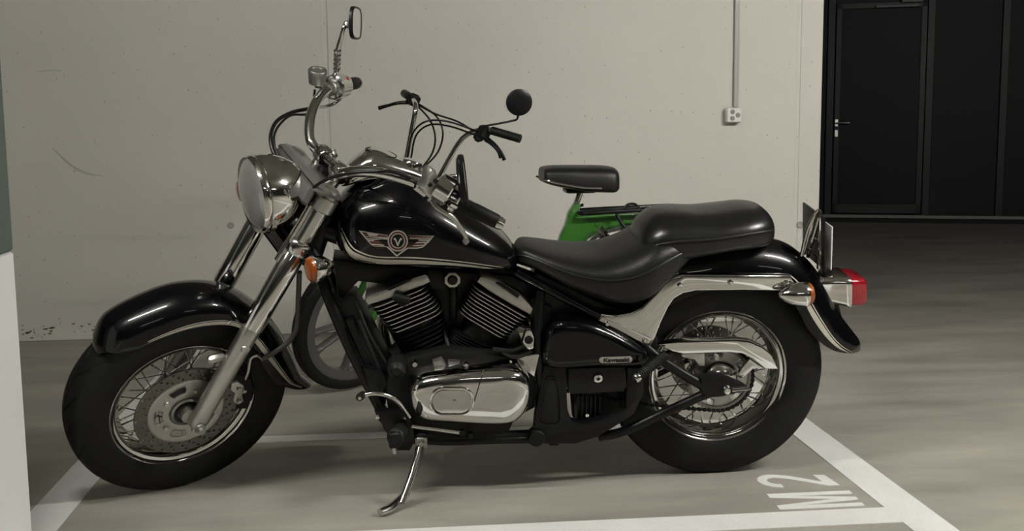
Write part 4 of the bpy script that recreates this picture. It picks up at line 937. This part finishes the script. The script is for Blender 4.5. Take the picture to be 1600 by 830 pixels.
# mirrors
st_ = stube([(520,122,.33),(526,112,.335),(528,80,.34),(533,58,.345),(538,42,.35),(546,37,.36)], [.010,.0085,.0085,.0065,.0065,.009], 'mirror', CHROME, label='tall chrome mirror stalk with black rounded mirror head')
for k in range(5): m = MB(steer); q_ = S(526.5+.2*k,108-7*k,.336); m.lathe([(-.005,.009),(-.003,.0115),(.003,.0115),(.005,.009)], q_, (0,0,1), 14); m.build('stalk_collar', CHROME, st_)
m = MB(steer); m.lathe([(-.012,.002),(-.009,.008),(0,.012),(.009,.008),(.012,.002)], S(542,38,.355), (0,0,1), 16); m.build('ball_joint', ALUD, st_)
cM = S(555.5,36,.37)
fdr = RS.T @ BR.T @ (CAM-(BR@(steer(cM))+BO)); fdr /= np.linalg.norm(fdr)
cw = RS.T @ BR.T  # world to fork frame
vdir = (steer(cM)@BR.T+BO)-CAM; vdir /= np.linalg.norm(vdir)
right_w = np.cross(vdir, [0,0,1.]); right_w /= np.linalg.norm(right_w)
# the mirror faces the rider: its normal points back (+x world), so the head is seen nearly edge on
nM = cw@(np.array([math.cos(.20), -math.sin(.20), -.05])); nM /= np.linalg.norm(nM)
tM = cw@np.array([math.sin(.20), math.cos(.20), 0]); tM -= nM*(tM@nM); tM /= np.linalg.norm(tM); uM = np.cross(nM, tM); uM *= np.sign((cw.T@uM)[2])
def mirror_head(c, n_, t_, u_, hh, hw_, xf, par, m_=SATIN, dep=.022, taper=0):
    P = []
    for j in range(28):
        a = 2*PI*j/28; ca_, sa_ = math.cos(a), math.sin(a)
        P.append(c+t_*hw_*(1-taper*max(0, -sa_))*math.copysign(abs(ca_)**.6, ca_)+u_*hh*math.copysign(abs(sa_)**.6, sa_))
    P = np.array(P); 
    m = MB(xf); cc = P.mean(0)
    m.rings([cc+(P-cc)*.90+n_*.003, cc+(P-cc)*.97+n_*.006, P+n_*.002, P-n_*.006, cc+(P-cc)*.85-n_*dep, cc+(P-cc)*.4-n_*dep*1.3]); hd = m.build('mirror_head', m_, par, 50)
    m = MB(xf); m.rings([cc+(P-cc)*.88+n_*.002, cc+(P-cc)*.88+n_*.0042]); m.build('mirror_glass', MIRROR, par)
mirror_head(cM, nM, tM, uM, .048, .058, steer, st_, SATIN, .009)
st2 = stube([(683,298,-.355),(690,284,-.36),(700,278,-.365),(712,276,-.37),(721,276,-.38)], [.011,.010,.008,.007,.010], 'mirror', CHROME, label='short chrome mirror stalk with dark mirror head')
cM = S(724,280,-.40)
nM = cw@(np.array([.99, -.10, .10])); nM /= np.linalg.norm(nM); tM = cw@np.array([.10, .99, 0]); tM -= nM*(tM@nM); tM /= np.linalg.norm(tM); uM = np.cross(nM, tM); uM *= np.sign((cw.T@uM)[2])
mirror_head(cM, nM, tM, uM, .064, .052, steer, st2, SATIN, .012, .45)

# ================================================================== THE MOPED BEHIND
MO = np.array([-.175, 4.6, 0])
mop = empty('moped', tuple(MO), 'green moped with black saddle parked between the motorcycle and the wall', 'moped')
def MP(x, y, dy=0): return WY(x, y, 4.6+dy)-MO
mrk = math.radians(26); MD = np.array([math.sin(mrk), 0, math.cos(mrk)]); MA = np.array([.035, 0, .28]); MR = rot(MD, math.radians(41))
def msteer(P): return (np.asarray(P)-MA) @ MR.T + MA
def MS(x, y, lat):
    n = MR[:,1]; w0 = MO+MA; P = onplane(x, y, n, n@w0+lat)-MO
    return MR.T @ (P-MA) + MA
def magwheel(c, R, xf, name):
    rim = R-.048
    m = MB(xf); m.lathe([(-.024,rim+.006),(-.026,rim),(-.022,rim-.012),(-.019,rim-.034),(.019,rim-.034),(.022,rim-.012),(.026,rim),(.024,rim+.006)], c, (0,1,0), 72, closed=True)
    r_ = m.build(name, CASTG, mop, 50, label='grey cast spoke '+name.replace('_', ' '))
    m = tyre_mesh(c, R, .030, rim, xf); m.build('tyre', RUBBER, r_, 50)
    m = MB(xf); m.lathe([(-.05,.018),(-.045,.045),(-.03,.055),(.03,.055),(.045,.045),(.05,.018)], c, (0,1,0), 32); m.build('hub', ALUD, r_)
    for k in range(5):
        for dg in (-12.5, 12.5):
            a = math.radians(194+72*k+dg); a2 = math.radians(194+72*k+dg*.9)
            p0 = c+np.array([.045*math.cos(a), 0, .045*math.sin(a)]); p1 = c+np.array([(rim-.028)*math.cos(a2), 0, (rim-.028)*math.sin(a2)])
            m = MB(xf); d_ = (p1-p0)/np.linalg.norm(p1-p0); pr_ = np.array([-d_[2],0,d_[0]])
            Rr_ = []
            for k2, wd in ((0,.009),(.15,.008),(.8,.008),(.93,.013),(1,.022)):
                q_ = p0+(p1-p0)*k2; Rr_.append([q_+pr_*wd+[0,-.013,0], q_+pr_*wd*.5+[0,-.018,0], q_-pr_*wd*.5+[0,-.018,0], q_-pr_*wd+[0,-.013,0], q_-pr_*wd+[0,.013,0], q_+pr_*wd+[0,.013,0]])
            m.rings(Rr_); m.build('wheel_spoke', CASTG, r_)
    return r_
mf = magwheel(np.array([0,0,.308]), .305, msteer, 'front_wheel')
m = MB(msteer); q_ = np.array([.13,0,.095]); m.tube([q_+[-.008,0,.012], q_+[-.022,-.0,.03]], .004, 8); m.build('valve', SATIN, mf)
RC = MP(985, 480, 0); RC = np.array([RC[0], 0, .31])
mr = magwheel(RC, .290, None, 'rear_wheel')
for sd in (-1, 1):
    m = MB(msteer); m.tube([np.array([0,sd*.062,.308]), np.array([0,sd*.062,.308])+MD*.30+[.01,0,0], np.array([0,sd*.06,.308])+MD*.46+[.02,0,0]], [.014,.017,.017], 14); m.build('fork_leg', GREEN, mop)
m = MB(msteer); m.box(np.array([.02,0,.275])+MD*.46, (.05,.15,.03), RY(mrk), .008); m.build('fork_yoke', GREEN, mop)
m = MB(); m.tube([MA+MD*.44, MA+MD*.62], .026, 18, smooth=False); m.build('head_tube', GREEN, mop)
hd_ = MA+MD*.56
mfp = [hd_, hd_+[.10,0,-.15], hd_+[.22,0,-.30], hd_+[.42,0,-.36], MP(850,470)+[0,0,.0], MP(858,430)]
m = MB(); m.tube(mfp, [.035,.040,.042,.042,.04,.035], 16); m.build('frame', GREEN, mop)
# pressed seat post and rear body
body = [(866,400),(876,368),(884,352),(889,333),(900,316),(908,320),(904,338),(932,336),(1068,331),(1069,338),(1015,347),(975,350),(945,358),(922,372),(908,388),(902,400),(890,440),(850,440)]
m = MB(); m.prism([MP(x,y,-.028) for x,y in body], (0,.056,0), .006, True); m.build('frame_body', GREEN, mop, label='pressed green rear frame and seat tube')
for bx, by in ((888,378),(889,337),(933,351)):
    m = MB(); m.lathe([(-.005,0),(-.004,.006),(0,.007)], MP(bx,by,-.028), (0,1,0), 10, caps=False); m.build('frame_bolt', GREEN, mop)
m = MB(); m.tube([MP(899,322), MP(908,298)], .0125, 16, smooth=False); m.build('seat_post', CHROME2, mop)
m = MB(); m.tube([MP(905,322,-.01), MP(911,320,-.02)], .006, 8); m.build('seat_clamp', SATIN, mop)
# saddle
SD_ = [(845.5,265,281,.085),(847,260,284,.105),(858,257.5,288,.115),(880,256.5,293,.12),(910,256.5,298,.12),(940,257,299.5,.12),(955,259,299.5,.115),(961,264,296,.095)]
Rg = []
for px, y0, y1, wd in SD_:
    a = MP(px, y0, 0); b = MP(px, y1, 0); Rg.append((a[0], a[2]-.004, b[2], wd))
sad = loft(Rg, zc=.35, pt=.55, pb=.45, sub=4).build('saddle', LEATHER, mop, 50)
for sd in (-1, 1):
    m = MB(); T_ = [MP(x,y,-.12) for x,y in ((849,280),(860,283.5),(885,289),(910,293),(935,294),(955,294.5))]
    T_ = [np.array([t_[0], sd*(.119 if 0<i<5 else .100), t_[2]]) for i, t_ in enumerate(T_)]; m.tube(T_, .0045, 8); m.build('saddle_trim', CHROME, sad)
m = MB(); c_ = MP(905,297); m.box(c_, (.12,.12,.02), None, .006); m.build('saddle_base', SATIN, sad)
# luggage rack
m = MB(); T_ = []
rk = [(908,331),(960,328),(1020,325),(1062,323)]
rp = [MP(x,y,0) for x,y in rk]
loop = [rp[0]+[0,-.075,0], rp[1]+[0,-.075,0], rp[2]+[0,-.07,0], rp[3]+[-.02,-.06,0], rp[3]+[0,0,0], rp[3]+[-.02,.06,0], rp[2]+[0,.07,0], rp[1]+[0,.075,0], rp[0]+[0,.075,0], rp[0]+[-.01,0,0]]
m.tube(loop, .009, 10, closed=True); rack = m.build('luggage_rack', SATIN, mop)
for k in (-.04, 0, .04):
    m = MB(); m.tube([rp[0]+[0,k,.002], rp[1]+[0,k,.002], rp[3]+[-.01,k,.002]], .0045, 8); m.build('rack_bar', SATIN, rack)
m = MB(); m.tube([MP(975,329,-.05), MP(980,320,-.05), MP(992,319,-.04), MP(1000,326,-.05)], .005, 8); m.tube([MP(998,324,-.04), MP(1030,322,-.03), MP(1060,321,-.03)], .006, 8); m.build('rack_spring_clip', SATIN, rack)
m = MB(); m.tube([MP(963,334,-.07), MP(972,350,-.075), MP(985,361,-.08), MP(1010,364,-.08)], .007, 10); m.build('rack_stay', SATIN, rack)
# rear fender and shock absorber
m = MB(); Rg = []
fp = catmull([MP(*p) for p in ((866,520),(868,470),(878,425),(893,394),(906,381),(924,365),(942,356),(967,350.5),(1016,347.5),(1060,352),(1098,375),(1120,410),(1128,450))], 4)
ft = np.gradient(fp, axis=0); ft /= np.linalg.norm(ft, axis=1)[:,None]
for p_, t_ in zip(fp, ft):
    nn_ = np.array([-t_[2], 0, t_[0]]); Rg.append([p_+nn_*dr+np.array([0,y_,0]) for y_, dr in ((-.042,-.022),(-.040,-.008),(-.026,0),(.026,0),(.040,-.008),(.042,-.022),(.039,-.022),(.024,-.004),(-.024,-.004),(-.039,-.022))])
m.rings(Rg); m.build('rear_fender', CHROME2, mop)
for sd in (-1, 1):
    a_ = MP(938,358,-.07); b_ = MP(957,392,-.07); a_[1] *= -sd; b_[1] *= -sd; dv = b_-a_; b2 = a_+dv*3.6
    m = MB(); m.tube([a_, b2], .009, 10, smooth=False); sh_ = m.build('shock_absorber', CHROME2, mop)
    P = []; dn = dv/np.linalg.norm(dv); u1 = np.array([0,1,0]); u2 = np.cross(dn, u1)
    for k in range(170): t = k/170; P.append(a_+dn*(.02+.17*t)+.017*(math.cos(2*PI*11*t)*u1+math.sin(2*PI*11*t)*u2))
    m = MB(); m.tube(P, .0042, 8, smooth=False); m.build('spring', SATIN, sh_)
    m = MB(); m.tube([a_-dn*.008, a_+dn*.014], .015, 12, smooth=False); m.build('shock_mount', CHROME, sh_)
    m = MB(); m.tube([np.array([.72,sd*.06,.30]), RC+[0,sd*.06,0]], .013, 10, smooth=False); m.build('swing_arm', GREEN, mop)
# engine, stand
m = MB(); m.box((.70,0,.30), (.24,.16,.14), None, .03); m.build('engine', ALUD, mop)
for sd in (-1, 1):
    m = MB(); m.tube([(.72,sd*.05,.25),(.78,sd*.10,.13),(.80,sd*.13,.010)], .010, 8); m.build('centre_stand', SATIN, mop)
# handlebar
nb = [MS(682,285,-.065), MS(690,270,-.07), MS(705,243,-.075), MS(722,217,-.09), MS(742,205,-.13), MS(765,203,-.19), MS(790,210,-.25), MS(810,216,-.30)]
fb = [MS(632,262,.065), MS(636,243,.065), MS(643,205,.07), MS(649,172,.08), MS(648,160,.12), MS(643,153,.19), MS(636,148,.27)]
m = MB(msteer); m.tube(nb, .0105, 14); hb = m.build('handlebar', CHROME, mop)
m = MB(msteer); m.tube(fb, .0105, 14); m.build('handlebar_riser', CHROME, hb)
m = MB(msteer); base = MA+MD*.64; m.tube([nb[0], base+[0,-.03,0], base+[0,.03,0], fb[0]], .0105, 14); m.tube([base-MD*.12, base+MD*.02], .016, 12, smooth=False); m.build('handlebar_stem', CHROME, hb)
m = MB(msteer); m.tube([MS(768,204,-.20), MS(813,217,-.31)], .0165, 16, smooth=False); m.build('grip', MATTE, hb)
m = MB(msteer); m.tube([MS(638,150,.23), MS(632,146,.33)], .0165, 16, smooth=False); m.build('grip', MATTE, hb)
m = MB(msteer); m.box(MS(756,207,-.17), (.045,.05,.055), RY(.4), .01); m.box(MS(748,214,-.16), (.035,.04,.04), RY(.4), .01); m.build('lever_clamp', MATTE, hb)
m = MB(msteer); m.box(MS(646,156,.17), (.045,.05,.05), RY(.4), .01); m.build('lever_clamp', MATTE, hb)
m = MB(msteer); m.tube([MS(758,218,-.18), MS(768,225,-.20), MS(778,236,-.23), MS(782,247,-.24)], [.008,.007,.006,.006], 10); m.build('brake_lever', SATIN, hb)
m = MB(msteer); m.tube([MS(762,217,-.18), MS(774,227,-.21), MS(784,240,-.24), MS(788,250,-.25)], [.008,.007,.006,.008], 10); m.build('clutch_lever', SATIN, hb)
m = MB(msteer); m.tube([MS(640,160,.18), MS(622,161,.19), MS(606,165,.23), MS(592,169,.26)], [.009,.007,.0065,.0085], 10); m.build('brake_lever', SATIN, hb)
for P_ in ([(642,248,0),(650,212,-.02),(672,195,-.08),(705,198,-.12),(745,212,-.16)], [(637,245,0),(644,210,-.03),(665,190,-.08),(700,190,-.12),(748,206,-.16)],
           [(652,165,.15),(672,188,.05),(680,215,0),(675,240,0),(659,263,0)], [(655,163,.15),(682,182,.05),(692,208,0),(684,238,0),(661,263,0)],
           [(650,162,.16),(680,178,.05),(715,190,-.08),(740,205,-.15)]):
    m = MB(msteer); m.tube([MS(*p) for p in P_], .0038, 8); m.build('cable', SATIN, hb)
m = MB(msteer); m.tube([MS(757,197,-.17), MS(780,193,-.18), MS(800,189,-.19), MS(808,186,-.20), MS(810,176,-.20)], .0045, 8); ms_ = m.build('mirror', SATIN, hb)
cM_ = MP(811,160,-.28); nv = np.array([.62,-.78,.0]); nv /= np.linalg.norm(nv); nv = np.array([.10,-.93,-.1]); nv /= np.linalg.norm(nv)
m = MB(); m.lathe([(0,.001),(.001,.047),(.003,.0500),(-.003,.0500),(-.006,.044),(-.007,.024),(-.0075,.001)][::-1], cM_, -nv, 36); m.build('mirror_head', SATIN, ms_)
